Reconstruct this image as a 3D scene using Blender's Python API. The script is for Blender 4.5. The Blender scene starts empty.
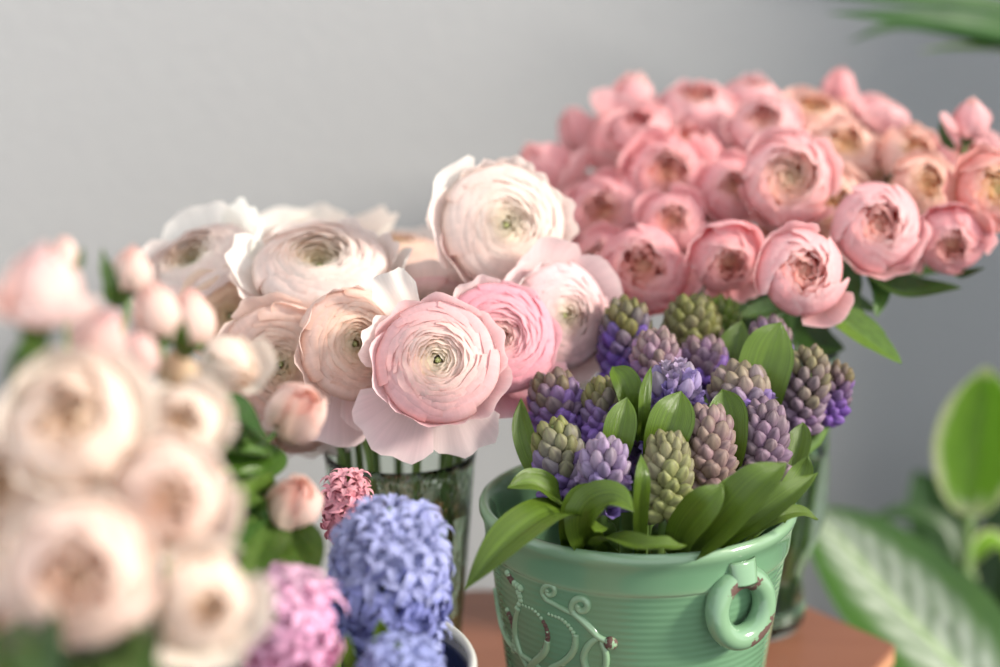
import bpy, math, random
from mathutils import Vector, Matrix, Quaternion

scene = bpy.context.scene
COL = scene.collection
R_ = math.radians

# ------------------------------------------------------------------ camera
CAM = Vector((0, 0, 0.50)); PITCH = R_(15); FPX = 1944.0
RIGHT = Vector((1, 0, 0))
UP = Vector((0, math.sin(PITCH), math.cos(PITCH)))
FWD = Vector((0, math.cos(PITCH), -math.sin(PITCH)))
cd = bpy.data.cameras.new('camera'); cam = bpy.data.objects.new('camera', cd); COL.objects.link(cam)
cam.location = CAM; cam.rotation_euler = (math.pi/2 - PITCH, 0, 0)
cd.sensor_width = 36; cd.lens = FPX*36/1000
cd.clip_start = 0.05
cd.dof.use_dof = True; cd.dof.focus_distance = 0.985; cd.dof.aperture_fstop = 2.8; cd.dof.aperture_blades = 0
scene.camera = cam


def at(px, py, d):
    """A point of the room at depth d (metres in front of the camera)."""
    return CAM + d*(FWD + (px-500)/FPX*RIGHT + (333.5-py)/FPX*UP)


def mpp(d):
    return d/FPX


def sdir(sx, sy, st):
    """A direction: sx to the right, sy up, st towards the viewer."""
    return (sx*RIGHT + sy*UP - st*FWD).normalized()


# ------------------------------------------------------------------ colour
def lin(h):
    h = h.lstrip('#')
    out = []
    for i in (0, 2, 4):
        c = int(h[i:i+2], 16)/255
        out.append(c/12.92 if c <= 0.04045 else ((c+0.055)/1.055)**2.4)
    return tuple(out)


def mix(a, b, t):
    t = max(0, min(1, t))
    return tuple(x+(y-x)*t for x, y in zip(a, b))


def sst(a, b, x):
    t = max(0, min(1, (x-a)/(b-a)))
    return t*t*(3-2*t)


# ------------------------------------------------------------------ mesh helper
class MB:
    def __init__(s):
        s.v = []; s.f = []; s.c = []; s.uv = []

    def add(s, co, c=(1, 1, 1), uv=(0, 0)):
        s.v.append(tuple(co)); s.c.append(c); s.uv.append(uv); return len(s.v)-1

    def grid(s, n, m, fn, closed_u=False):
        """fn(i, j) -> (co, colour, uv); i in 0..n-1 (along), j in 0..m-1 (around)."""
        b = len(s.v)
        for i in range(n):
            for j in range(m):
                s.add(*fn(i, j))
        for i in range(n-1):
            for j in range(m if closed_u else m-1):
                k = (j+1) % m
                s.f.append((b+i*m+j, b+i*m+k, b+(i+1)*m+k, b+(i+1)*m+j))
        return b

    def fan(s, ring, c, flip=False, col=(1, 1, 1)):
        k = s.add(c, col, (0, 0)); n = len(ring)
        for i in range(n):
            a, b = ring[i], ring[(i+1) % n]
            s.f.append((k, b, a) if flip else (k, a, b))

    def tube(s, pts, rad, n=10, col=(1, 1, 1), cap=True):
        pts = [Vector(p) for p in pts]
        N = len(pts)
        rads = rad if isinstance(rad, (list, tuple)) else [rad]*N
        T0 = (pts[1]-pts[0]).normalized()
        ref = Vector((0, 0, 1)) if abs(T0.z) < 0.9 else Vector((1, 0, 0))
        A = T0.cross(ref).normalized()
        b = len(s.v)
        for i in range(N):
            T = (pts[min(i+1, N-1)]-pts[max(i-1, 0)]).normalized()
            A = (A - T*A.dot(T)).normalized(); B = T.cross(A)
            for j in range(n):
                a = 2*math.pi*j/n
                s.add(pts[i]+(A*math.cos(a)+B*math.sin(a))*rads[i], col, (j/n, i/(N-1)))
        for i in range(N-1):
            for j in range(n):
                k = (j+1) % n
                s.f.append((b+i*n+j, b+i*n+k, b+(i+1)*n+k, b+(i+1)*n+j))
        if cap:
            s.fan([b+j for j in range(n)], pts[0], True, col)
            s.fan([b+(N-1)*n+j for j in range(n)], pts[-1], False, col)

    def lathe(s, prof, n=64, c=(1, 1, 1), origin=(0, 0, 0), cols=None):
        o = Vector(origin); m = len(prof)
        def fn(i, j):
            a = 2*math.pi*j/n
            r, z = prof[i]
            return (o+Vector((r*math.cos(a), r*math.sin(a), z)), cols[i] if cols else c, (j/n, i/(m-1)))
        s.grid(m, n, fn, True)

    def sphere(s, c, r, n=8, col=(1, 1, 1), sc=(1, 1, 1)):
        c = Vector(c)
        def fn(i, j):
            t = math.pi*(i+0.001)/(n+0.002); a = 2*math.pi*j/(2*n)
            return (c+Vector((r*sc[0]*math.sin(t)*math.cos(a), r*sc[1]*math.sin(t)*math.sin(a), -r*sc[2]*math.cos(t))), col, (j/(2*n), i/n))
        s.grid(n+1, 2*n, fn, True)

    def box(s, x0, x1, y0, y1, z0, z1, col=(1, 1, 1)):
        k = [s.add(p, col) for p in ((x0, y0, z0), (x1, y0, z0), (x1, y1, z0), (x0, y1, z0), (x0, y0, z1), (x1, y0, z1), (x1, y1, z1), (x0, y1, z1))]
        for q in ((3, 2, 1, 0), (4, 5, 6, 7), (0, 1, 5, 4), (1, 2, 6, 5), (2, 3, 7, 6), (3, 0, 4, 7)):
            s.f.append(tuple(k[i] for i in q))

    def mesh(s, name, mat, smooth=True):
        me = bpy.data.meshes.new(name)
        me.from_pydata(s.v, [], s.f)
        at_ = me.color_attributes.new('Col', 'FLOAT_COLOR', 'POINT')
        flat = []
        for c in s.c:
            flat.extend((c[0], c[1], c[2], 1))
        at_.data.foreach_set('color', flat)
        uvl = me.uv_layers.new(name='UVMap')
        fl = []
        for lp in me.loops:
            fl.extend(s.uv[lp.vertex_index])
        uvl.data.foreach_set('uv', fl)
        if smooth:
            me.polygons.foreach_set('use_smooth', [True]*len(me.polygons))
        me.materials.append(mat)
        me.update()
        return me

    def build(s, name, mat, parent=None, smooth=True, loc=None, rot=None):
        o = bpy.data.objects.new(name, s.mesh(name, mat, smooth))
        COL.objects.link(o)
        if parent: o.parent = parent
        if loc is not None: o.location = loc
        if rot is not None:
            o.rotation_mode = 'QUATERNION'; o.rotation_quaternion = rot
        return o


def tag(o, label=None, cat=None, group=None, kind=None):
    if label: o['label'] = label
    if cat: o['category'] = cat
    if group: o['group'] = group
    if kind: o['kind'] = kind
    return o


def thing(name, loc, label, cat, group=None):
    o = bpy.data.objects.new(name, None); COL.objects.link(o)
    o.empty_display_size = 0.01
    o.location = loc
    return tag(o, label, cat, group)


# ------------------------------------------------------------------ materials
def new_mat(name):
    m = bpy.data.materials.new(name); m.use_nodes = True
    nt = m.node_tree; nt.nodes.clear()
    out = nt.nodes.new('ShaderNodeOutputMaterial')
    return m, nt, out


def N(nt, t, **kw):
    n = nt.nodes.new(t)
    for k, v in kw.items():
        if k in n.inputs: n.inputs[k].default_value = v
        else: setattr(n, k, v)
    return n


def attr_col(nt, name='Col'):
    return N(nt, 'ShaderNodeAttribute', attribute_name=name)


def mathn(nt, op, a, b=None, clamp=False):
    n = nt.nodes.new('ShaderNodeMath'); n.operation = op; n.use_clamp = clamp
    for i, x in enumerate((a, b)):
        if x is None: continue
        if isinstance(x, (int, float)): n.inputs[i].default_value = x
        else: nt.links.new(x, n.inputs[i])
    return n.outputs[0]


def mixc(nt, fac, a, b, blend='MIX'):
    n = nt.nodes.new('ShaderNodeMix'); n.data_type = 'RGBA'; n.blend_type = blend
    for i, x in ((0, fac), (6, a), (7, b)):
        if isinstance(x, (int, float)): n.inputs[i].default_value = x
        elif isinstance(x, tuple): n.inputs[i].default_value = (x[0], x[1], x[2], 1)
        else: nt.links.new(x, n.inputs[i])
    return n.outputs[2]


def soft_material(name, col_fn, rough=0.6, spec=0.25, trans=0.35, trans_tint=None, vein=(30, 2.2), vein_amt=0.10, bump=0.15, sheen=0.0):
    """Thin living tissue: part of the light goes through."""
    m, nt, out = new_mat(name)
    L = nt.links.new
    col = col_fn(nt)
    uv = nt.nodes.new('ShaderNodeUVMap')
    mp = N(nt, 'ShaderNodeMapping'); mp.inputs['Scale'].default_value = (vein[0], vein[1], 1)
    L(uv.outputs[0], mp.inputs[0])
    nz = N(nt, 'ShaderNodeTexNoise', Scale=1.0, Detail=3.0)
    L(mp.outputs[0], nz.inputs['Vector'])
    ramp = N(nt, 'ShaderNodeMapRange'); ramp.inputs[1].default_value = 0.3; ramp.inputs[2].default_value = 0.7
    ramp.inputs[3].default_value = 1-vein_amt; ramp.inputs[4].default_value = 1.0+vein_amt*0.3
    L(nz.outputs[0], ramp.inputs[0])
    vm = nt.nodes.new('ShaderNodeVectorMath'); vm.operation = 'SCALE'
    L(col, vm.inputs[0]); L(ramp.outputs[0], vm.inputs['Scale'])
    c = vm.outputs[0]
    p = N(nt, 'ShaderNodeBsdfPrincipled', Roughness=rough)
    p.inputs['Specular IOR Level'].default_value = spec
    p.inputs['Sheen Weight'].default_value = sheen
    L(c, p.inputs['Base Color'])
    if bump:
        bp = N(nt, 'ShaderNodeBump', Strength=bump, Distance=0.001)
        L(nz.outputs[0], bp.inputs['Height']); L(bp.outputs[0], p.inputs['Normal'])
    tr = N(nt, 'ShaderNodeBsdfTranslucent')
    if trans_tint:
        L(mixc(nt, 1.0, c, trans_tint, 'MULTIPLY'), tr.inputs[0])
    else:
        L(c, tr.inputs[0])
    mx = N(nt, 'ShaderNodeMixShader'); mx.inputs[0].default_value = trans
    L(p.outputs[0], mx.inputs[1]); L(tr.outputs[0], mx.inputs[2]); L(mx.outputs[0], out.inputs[0])
    return m


M = {}
M['petal'] = soft_material('petal', lambda nt: attr_col(nt).outputs[0], 0.6, 0.25, 0.45, None, (26, 1.6), 0.07, 0.12)


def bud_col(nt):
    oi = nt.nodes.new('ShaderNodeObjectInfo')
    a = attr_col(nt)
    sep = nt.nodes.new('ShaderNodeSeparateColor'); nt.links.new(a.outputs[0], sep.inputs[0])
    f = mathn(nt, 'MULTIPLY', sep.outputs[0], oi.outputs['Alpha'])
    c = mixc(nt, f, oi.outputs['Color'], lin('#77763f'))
    return mixc(nt, mathn(nt, 'MULTIPLY', sep.outputs[1], 0.85), c, lin('#3f2a3a'))  # crevice shade painted into the floret bases, along with the seam lines


M['floret'] = soft_material('floret', bud_col, 0.5, 0.3, 0.2, None, (14, 2), 0.18, 0.35)


def leaf_col(a, b):
    def fn(nt):
        at_ = attr_col(nt)
        tc = nt.nodes.new('ShaderNodeTexCoord')
        nz = N(nt, 'ShaderNodeTexNoise', Scale=40.0, Detail=2.0); nt.links.new(tc.outputs['Object'], nz.inputs['Vector'])
        c = mixc(nt, nz.outputs[0], a, b)
        return mixc(nt, 1.0, c, at_.outputs[0], 'MULTIPLY')
    return fn


M['hyacinth_leaf'] = soft_material('hyacinth_leaf', leaf_col(lin('#56701f'), lin('#738f30')), 0.26, 0.5, 0.34, (1.25, 1.2, 0.35), (60, 0.5), 0.42, 0.5)
M['rose_leaf'] = soft_material('rose_leaf', leaf_col(lin('#3c5726'), lin('#527037')), 0.35, 0.5, 0.28, (1.1, 1.2, 0.4), (10, 10), 0.25, 0.5)
M['stem'] = soft_material('stem', leaf_col(lin('#516c31'), lin('#6a8443')), 0.4, 0.4, 0.0, None, (6, 3), 0.15, 0.1)
M['palm_leaf'] = soft_material('palm_leaf', leaf_col(lin('#274a20'), lin('#3d652b')), 0.55, 0.3, 0.25, (1.1, 1.2, 0.4), (30, 0.5), 0.2, 0.2)


def cream_margin(nt):
    uv = nt.nodes.new('ShaderNodeUVMap'); sx = nt.nodes.new('ShaderNodeSeparateXYZ'); nt.links.new(uv.outputs[0], sx.inputs[0])
    nz = N(nt, 'ShaderNodeTexNoise', Scale=5.0, Detail=3.0); nt.links.new(uv.outputs[0], nz.inputs['Vector'])
    u = mathn(nt, 'ABSOLUTE', mathn(nt, 'SUBTRACT', mathn(nt, 'MULTIPLY', sx.outputs[0], 2.0), 1.0))
    v = mathn(nt, 'ABSOLUTE', mathn(nt, 'SUBTRACT', mathn(nt, 'MULTIPLY', sx.outputs[1], 2.0), 1.0))
    d = mathn(nt, 'MAXIMUM', u, mathn(nt, 'MULTIPLY', v, 0.95))
    d = mathn(nt, 'ADD', d, mathn(nt, 'MULTIPLY', mathn(nt, 'SUBTRACT', nz.outputs[0], 0.5), 0.55))
    r = N(nt, 'ShaderNodeMapRange'); r.inputs[1].default_value = 0.70; r.inputs[2].default_value = 0.84; nt.links.new(d, r.inputs[0])
    g = mixc(nt, nz.outputs[0], lin('#7cab2c'), lin('#a4cc48'))
    return mixc(nt, r.outputs[0], g, lin('#d6dab2'))


M['cream_leaf'] = soft_material('cream_edged_leaf', cream_margin, 0.35, 0.4, 0.6, (1.0, 1.1, 0.5), (20, 2), 0.12, 0.15)


def striped(nt):
    uv = nt.nodes.new('ShaderNodeUVMap'); sx = nt.nodes.new('ShaderNodeSeparateXYZ'); nt.links.new(uv.outputs[0], sx.inputs[0])
    u = mathn(nt, 'SUBTRACT', mathn(nt, 'MULTIPLY', sx.outputs[0], 2.0), 1.0)
    au = mathn(nt, 'ABSOLUTE', u)
    nz = N(nt, 'ShaderNodeTexNoise', Scale=7.0, Detail=2.0); nt.links.new(uv.outputs[0], nz.inputs['Vector'])
    ph = mathn(nt, 'ADD', mathn(nt, 'MULTIPLY', mathn(nt, 'SUBTRACT', sx.outputs[1], mathn(nt, 'MULTIPLY', au, 0.28)), 62.0), mathn(nt, 'MULTIPLY', nz.outputs[0], 6.0))
    w = mathn(nt, 'ADD', mathn(nt, 'MULTIPLY', mathn(nt, 'SINE', ph), 0.5), 0.5)
    # cream feathering near the midrib, plain green towards the edge
    r = N(nt, 'ShaderNodeMapRange'); r.inputs[1].default_value = 0.40; r.inputs[2].default_value = 0.72; r.inputs[3].default_value = 1; r.inputs[4].default_value = 0
    nt.links.new(mathn(nt, 'ADD', au, mathn(nt, 'MULTIPLY', mathn(nt, 'SUBTRACT', nz.outputs[0], 0.5), 0.3)), r.inputs[0])
    f = mathn(nt, 'MULTIPLY', r.outputs[0], mathn(nt, 'ADD', mathn(nt, 'MULTIPLY', w, 0.6), 0.4))
    g = mixc(nt, nz.outputs[0], lin('#34592a'), lin('#5c8438'))
    c = mixc(nt, f, g, lin('#c3ccba'))
    rib = N(nt, 'ShaderNodeMapRange'); rib.inputs[1].default_value = 0.03; rib.inputs[2].default_value = 0.06; rib.inputs[3].default_value = 1; rib.inputs[4].default_value = 0
    nt.links.new(au, rib.inputs[0])
    return mixc(nt, rib.outputs[0], c, lin('#bcd0a0'))


M['striped_leaf'] = soft_material('striped_leaf', striped, 0.3, 0.5, 0.3, (1.0, 1.1, 0.6), (10, 6), 0.1, 0.2)


def plain(name, col, rough=0.5, spec=0.5, noise=0.0, nscale=30, col2=None, bump=0, stretch=(1, 1, 1), coat=0):
    m, nt, out = new_mat(name)
    p = N(nt, 'ShaderNodeBsdfPrincipled', Roughness=rough); p.inputs['Specular IOR Level'].default_value = spec
    p.inputs['Coat Weight'].default_value = coat
    tc = nt.nodes.new('ShaderNodeTexCoord'); mp = N(nt, 'ShaderNodeMapping'); mp.inputs['Scale'].default_value = stretch
    nt.links.new(tc.outputs['Object'], mp.inputs[0])
    nz = N(nt, 'ShaderNodeTexNoise', Scale=float(nscale), Detail=4.0); nt.links.new(mp.outputs[0], nz.inputs['Vector'])
    if col2: nt.links.new(mixc(nt, nz.outputs[0], col, col2), p.inputs['Base Color'])
    else: p.inputs['Base Color'].default_value = (*col, 1)
    if bump:
        b = N(nt, 'ShaderNodeBump', Strength=bump, Distance=0.002); nt.links.new(nz.outputs[0], b.inputs['Height']); nt.links.new(b.outputs[0], p.inputs['Normal'])
    nt.links.new(p.outputs[0], out.inputs[0])
    return m


M['wall'] = plain('painted_plaster', lin('#9d9d9d'), 0.85, 0.2, 0, 120, lin('#989899'), 0.35)
M['floor'] = plain('floor_boards', lin('#5c5653'), 0.5, 0.4, 0, 6, lin('#46423f'), 0, (1, 12, 1))
M['white_paint'] = plain('white_paint', lin('#d8d8d6'), 0.5, 0.4, 0, 20, lin('#cfcfce'))
M['wood'] = plain('stained_wood', lin('#98654e'), 0.35, 0.5, 0, 9, lin('#80503c'), 0.05, (1, 14, 14))
M['wood_edge'] = plain('wood_edge', lin('#c48f6d'), 0.5, 0.4, 0, 12, lin('#b17c5c'), 0.05, (1, 14, 14))
M['iron'] = plain('dark_metal', lin('#2b2b2c'), 0.5, 0.5)
M['navy'] = plain('navy_enamel', lin('#1d2340'), 0.18, 0.5, 0, 30, lin('#262c4d'), 0, (1, 1, 1), 0.6)
M['enamel'] = plain('white_enamel', lin('#c9c8c2'), 0.25, 0.5, 0, 30, lin('#bdbbb4'))
M['terracotta'] = plain('grey_clay', lin('#5b5753'), 0.7, 0.3, 0, 30, lin('#4a4643'), 0.2)
M['soil'] = plain('potting_soil', lin('#2c231d'), 0.95, 0.1, 0, 90, lin('#453a30'), 1.0)
M['bark'] = plain('bark', lin('#6b5238'), 0.8, 0.2, 0, 60, lin('#4e3b28'), 0.5)

# celadon glaze: throwing rings in the surface, the brown body showing where the glaze has chipped
m, nt, out = new_mat('celadon_glaze')
p = N(nt, 'ShaderNodeBsdfPrincipled', Roughness=0.16); p.inputs['Coat Weight'].default_value = 0.5; p.inputs['Coat Roughness'].default_value = 0.08
tc = nt.nodes.new('ShaderNodeTexCoord')
nz = N(nt, 'ShaderNodeTexNoise', Scale=22.0, Detail=4.0); nt.links.new(tc.outputs['Object'], nz.inputs['Vector'])
nf = N(nt, 'ShaderNodeTexNoise', Scale=520.0, Detail=3.0); nt.links.new(tc.outputs['Object'], nf.inputs['Vector'])
base = mixc(nt, nz.outputs[0], lin('#5d8462'), lin('#719473'))
ac = attr_col(nt); sep = nt.nodes.new('ShaderNodeSeparateColor'); nt.links.new(ac.outputs[0], sep.inputs[0])
thin = mixc(nt, mathn(nt, 'MULTIPLY', sep.outputs[1], 0.42), base, lin('#b9cfa8'))      # glaze runs thin on raised edges
nc = N(nt, 'ShaderNodeTexNoise', Scale=330.0, Detail=4.0); nt.links.new(tc.outputs['Object'], nc.inputs['Vector'])
chip = mathn(nt, 'GREATER_THAN', mathn(nt, 'ADD', mathn(nt, 'MULTIPLY', nc.outputs[0], 0.9), mathn(nt, 'MULTIPLY', sep.outputs[0], 0.62)), 0.89)
nt.links.new(mixc(nt, chip, thin, lin('#5a4038')), p.inputs['Base Color'])
nt.links.new(mathn(nt, 'ADD', mathn(nt, 'MULTIPLY', chip, 0.6), 0.16), p.inputs['Roughness'])
nt.links.new(mathn(nt, 'SUBTRACT', 0.5, mathn(nt, 'MULTIPLY', chip, 0.5)), p.inputs['Coat Weight'])
sz = nt.nodes.new('ShaderNodeSeparateXYZ'); nt.links.new(tc.outputs['Object'], sz.inputs[0])
ring = mathn(nt, 'SINE', mathn(nt, 'ADD', mathn(nt, 'MULTIPLY', sz.outputs[2], 2*math.pi/0.0037), mathn(nt, 'MULTIPLY', nz.outputs[0], 1.2)))
hh = mathn(nt, 'ADD', mathn(nt, 'MULTIPLY', mathn(nt, 'MULTIPLY', ring, sep.outputs[2]), 0.5), mathn(nt, 'MULTIPLY', nf.outputs[0], 0.06))
bp = N(nt, 'ShaderNodeBump', Strength=0.17, Distance=0.0007); nt.links.new(hh, bp.inputs['Height']); nt.links.new(bp.outputs[0], p.inputs['Normal'])
nt.links.new(bp.outputs[0], p.inputs['Coat Normal'])
nt.links.new(p.outputs[0], out.inputs[0]); M['celadon'] = m

# clear glass and water
m, nt, out = new_mat('clear_glass')
g = N(nt, 'ShaderNodeBsdfGlass', Roughness=0.0, IOR=1.45); g.inputs[0].default_value = (0.95, 0.98, 0.96, 1)
nt.links.new(g.outputs[0], out.inputs[0]); M['glass'] = m
m, nt, out = new_mat('rippled_glass')
g = N(nt, 'ShaderNodeBsdfGlass', Roughness=0.02, IOR=1.45); g.inputs[0].default_value = (0.93, 0.97, 0.93, 1)
tc = nt.nodes.new('ShaderNodeTexCoord'); mp = N(nt, 'ShaderNodeMapping'); mp.inputs['Scale'].default_value = (1, 1, 0.45); nt.links.new(tc.outputs['Object'], mp.inputs[0])
nz = N(nt, 'ShaderNodeTexNoise', Scale=170.0, Detail=2.0); nt.links.new(mp.outputs[0], nz.inputs['Vector'])
bp = N(nt, 'ShaderNodeBump', Strength=0.5, Distance=0.003); nt.links.new(nz.outputs[0], bp.inputs['Height']); nt.links.new(bp.outputs[0], g.inputs['Normal'])
nt.links.new(g.outputs[0], out.inputs[0]); M['rippled_glass'] = m
m, nt, out = new_mat('vase_water')
g = N(nt, 'ShaderNodeBsdfGlass', Roughness=0.0, IOR=1.33); g.inputs[0].default_value = (0.90, 0.95, 0.88, 1)
nt.links.new(g.outputs[0], out.inputs[0]); M['water'] = m


# ------------------------------------------------------------------ leaf blades
def catmull(P, n):
    P = [Vector(p) for p in P]
    if len(P) == 2:
        return [P[0].lerp(P[1], i/(n-1)) for i in range(n)]
    Q = [2*P[0]-P[1]] + P + [2*P[-1]-P[-2]]
    out = []
    segs = len(P)-1
    for i in range(n):
        t = i/(n-1)*segs; k = min(int(t), segs-1); f = t-k
        a, b, c, d = Q[k:k+4]
        out.append(0.5*((2*b)+(-a+c)*f+(2*a-5*b+4*c-d)*f*f+(-a+3*b-3*c+d)*f**3))
    return out


def w_strap(v):
    return (0.70+0.30*math.sin(math.pi*0.5*min(1, v*1.8)))*max(0, 1-max(0, (v-0.55)/0.45)**2.1)**1.05 if v < 1 else 0


def w_ovate(v):
    return math.sin(math.pi*v**0.8)**0.75*(1-0.25*v) if 0 < v < 1 else 0


def w_lance(v):
    return math.sin(math.pi*v**0.7)**0.8 if 0 < v < 1 else 0


def w_grass(v):
    return min(1, 0.35+v*3)*(1-v**2.2)


def blade(mb, path, width, wfn, hint=None, cup=0.35, nu=9, nv=22, thick=0.0005, ripple=0.0, serr=0.0, tint=None, seed=0, hint2=None):
    """A leaf along a path: channelled cross-section, a little thickness, midrib on u = 0."""
    rnd = random.Random(seed)
    pts = catmull(path, nv)
    hint = Vector(hint) if hint else (-FWD+0.6*UP)
    h2 = Vector(hint2) if hint2 else hint
    ph = rnd.random()*6
    rows = []
    S = None
    for i, P in enumerate(pts):
        v = i/(nv-1)
        T = (pts[min(i+1, nv-1)]-pts[max(i-1, 0)]).normalized()
        h = hint.lerp(h2, v)
        S2 = T.cross(h)
        if S2.length < 1e-4: S2 = S if S else Vector((1, 0, 0))
        S2.normalize()
        if S and S2.dot(S) < 0: S2 = -S2
        S = S2
        rows.append((P, T, S, S.cross(T).normalized()))
    # the face normal should follow the hint
    for side in (1, -1):
        def fn(i, j):
            P, T, S, Nn = rows[i]
            if Nn.dot(hint.lerp(h2, i/(nv-1))) < 0: Nn = -Nn
            v = i/(nv-1); u = -1+2*j/(nu-1)
            w = width*wfn(v)*0.5
            if serr: w *= 1+serr*(((v*26) % 1)-0.5)*(abs(u) > 0.9)
            z = cup*w*(abs(u)**1.6) + ripple*w*math.sin(v*17+ph+(2 if u > 0 else 0))*abs(u)**2
            co = P+S*(u*w)+Nn*(z+side*thick*0.5*(1-abs(u)**4) + (-0.12*w*max(0, 1-abs(u)*8) if cup else 0))
            c = tint(u, v) if tint else (1, 1, 1)
            return (co, c, (0.5+u/2, v))
        b = mb.grid(nv, nu, fn)
    return mb


# ------------------------------------------------------------------ petals and blooms
def petal(mb, a, prof, hw, c0, c1, nu=9, nv=8, spiral=0.03, ripple=0.0, rnd=random, edge=None, edge_amt=0.5, tipround=0.14, notch=0.0, narrow=0.35, jag=0.0, face=None):
    """One petal on a shell of revolution. prof(v) -> (r, z); hw half-angle; colours base -> tip."""
    ph = rnd.random()*6.28; k = rnd.choice((2, 3, 3, 4)); sh = 1+rnd.uniform(-0.035, 0.035)
    ph2 = rnd.random()*6.28
    def fn(i, j):
        v = i/(nv-1); u = -1+2*j/(nu-1)
        vv = v*(1-tipround*abs(u)**2.6 - notch*max(0, 1-abs(u)*3) + jag*math.sin(u*11+ph2)*0.5)
        r, z = prof(vv)
        w = hw*(narrow+(1-narrow)*math.sin(min(1, vv*1.15)*math.pi/2)**0.8)
        th = a+u*w
        rr = r*(1+spiral*u)+ripple*math.sin(k*u*2.2+ph)*vv**3
        zz = z+ripple*0.8*math.sin(k*u*2.0+ph2)*vv**3
        c = mix(c0, c1, sst(0.1, 0.95, vv))
        if edge:
            e = max(sst(0.84, 1.0, v), sst(0.86, 1.0, abs(u))*sst(0.2, 0.6, v))
            c = mix(c, edge, e*edge_amt)
        c = tuple(min(0.9, x*sh) for x in c)
        return ((rr*math.cos(th), rr*math.sin(th), zz), c, (0.5+u/2, v))
    mb.grid(nv, nu, fn)


def bez(p0, p1, p2, p3):
    def f(t):
        s = 1-t
        return tuple(s*s*s*a+3*s*s*t*b+3*s*t*t*c+t*t*t*d for a, b, c, d in zip(p0, p1, p2, p3))
    return f


def open_prof(length, el0, el1, r0=0.08, z0=-0.5, power=1.0):
    """Profile whose slope turns from el0 to el1 degrees."""
    n = 40; tab = [(r0, z0)]; r, z = r0, z0
    for i in range(n):
        e = R_(el0+(el1-el0)*((i+0.5)/n)**power)
        r += math.cos(e)*length/n; z += math.sin(e)*length/n
        tab.append((max(0.01, r), z))
    def f(t):
        x = max(0, min(1, t))*n; k = min(int(x), n-1); g = x-k
        return (tab[k][0]+(tab[k+1][0]-tab[k][0])*g, tab[k][1]+(tab[k+1][1]-tab[k][1])*g)
    return f


def ranunculus_rosette(seed, cin, cmid, cout, edge, layers=14, dish=0.10, zc=0.10, green=True, rmin=0.07):
    """Many thin petals nested like roof tiles, each tip lying inward over the one below it."""
    rnd = random.Random(seed); mb = MB()
    for k in range(layers):
        t = k/(layers-1)
        R = rmin+(0.84-rmin)*t**1.05
        B = R+0.12+0.06*t
        zr = zc+dish*math.sin(t*1.5)-0.16*max(0, t-0.55)/0.45
        n = 3 if t < 0.15 else (5 if t < 0.6 else 6)
        a0 = rnd.random()*6.28
        base = mix(cin, cmid, sst(0.1, 0.75, t)); tip = mix(cin, mix(cmid, cout, sst(0.45, 1, t)), sst(0.0, 0.5, t))
        for q in range(n):
            a = a0+2*math.pi*q/n+rnd.uniform(-0.15, 0.15)
            rj = 1+rnd.uniform(-0.025, 0.025); zj = rnd.uniform(-0.02, 0.02)
            pf = bez((0.03, -0.5), (B*1.25, -0.58), (B*1.20*rj, zr+0.02), (R*rj, zr+zj))
            petal(mb, a, pf, (1.15 if t < 0.3 else 1.02)*rnd.uniform(0.85, 1.1), base, tip, 13, 9, 0.05, 0.008+0.016*t, rnd, edge, 0.35+0.3*t, 0.08)
    if green:
        mb.sphere((0, 0, zc-0.05), 0.055, 6, lin('#cdcf9a'), (1, 1, 0.7))
        for q in range(6):
            a = q*1.05; mb.sphere((0.036*math.cos(a), 0.036*math.sin(a), zc-0.015), 0.014, 4, lin('#b3b878'))
    return mb


def rose_rosette(seed, cin, cmid, cout, edge, layers=7, openness=0.5, inner=12, heart=0.32):
    """Cupped garden rose: incurved shells closing in on a heart of small folded petals."""
    rnd = random.Random(seed); mb = MB()
    Rm = 0.42+0.42*openness
    for k in range(layers):
        t = k/(layers-1)
        R = heart*0.8+(Rm-heart*0.8)*t**0.9; B = min(1.0, R+0.16+0.16*t)+(0.98-Rm-0.32)*t*0.6
        zr = 0.30+0.14*math.sin(t*2.4)*(0.5+openness*0.6)-0.16*max(0, t-0.5)*2*(0.6+0.4*openness)+0.12*(1-openness)
        n = 4 if t < 0.4 else 5; a0 = rnd.random()*6.28
        base = mix(cin, mix(cmid, cout, t), sst(0.0, 0.5, t)); tip = mix(mix(cin, cmid, 0.6), cout, sst(0.0, 0.75, t))
        for q in range(n):
            a = a0+2*math.pi*q/n+rnd.uniform(-0.2, 0.2); rj = 1+rnd.uniform(-0.08, 0.08); zj = rnd.uniform(-0.06, 0.06)
            pf = bez((0.05, -0.55), (B*1.30, -0.60), (B*1.20*rj, zr-0.02), (R*rj, zr+zj))
            petal(mb, a, pf, 0.80*rnd.uniform(0.85, 1.15), base, tip, 10, 9, 0.07, 0.035, rnd, edge, 0.55, 0.2, 0.05*rnd.random())
    mb.sphere((0, 0, -0.03), min(heart*0.95, 0.30), 8, cin, (1, 1, 0.75))
    for q in range(inner):
        s = math.sqrt((q+0.5)/inner)
        R = heart*s*0.9+0.03; a = q*2.39996+rnd.uniform(-0.3, 0.3)
        zr = 0.30+0.05*s+rnd.uniform(-0.05, 0.05)
        c = mix(cin, cmid, s*0.6)
        pf = bez((0.03, -0.3), (R*1.4, -0.2), (R*1.4, zr-0.02), (R*rnd.uniform(0.6, 0.95), zr))
        petal(mb, a, pf, rnd.uniform(0.6, 1.0), mix(c, cin, 0.4), c, 8, 6, rnd.choice((-0.2, 0.2, 0.3)), 0.03, rnd, edge, 0.3, 0.2)
    return mb


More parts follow.
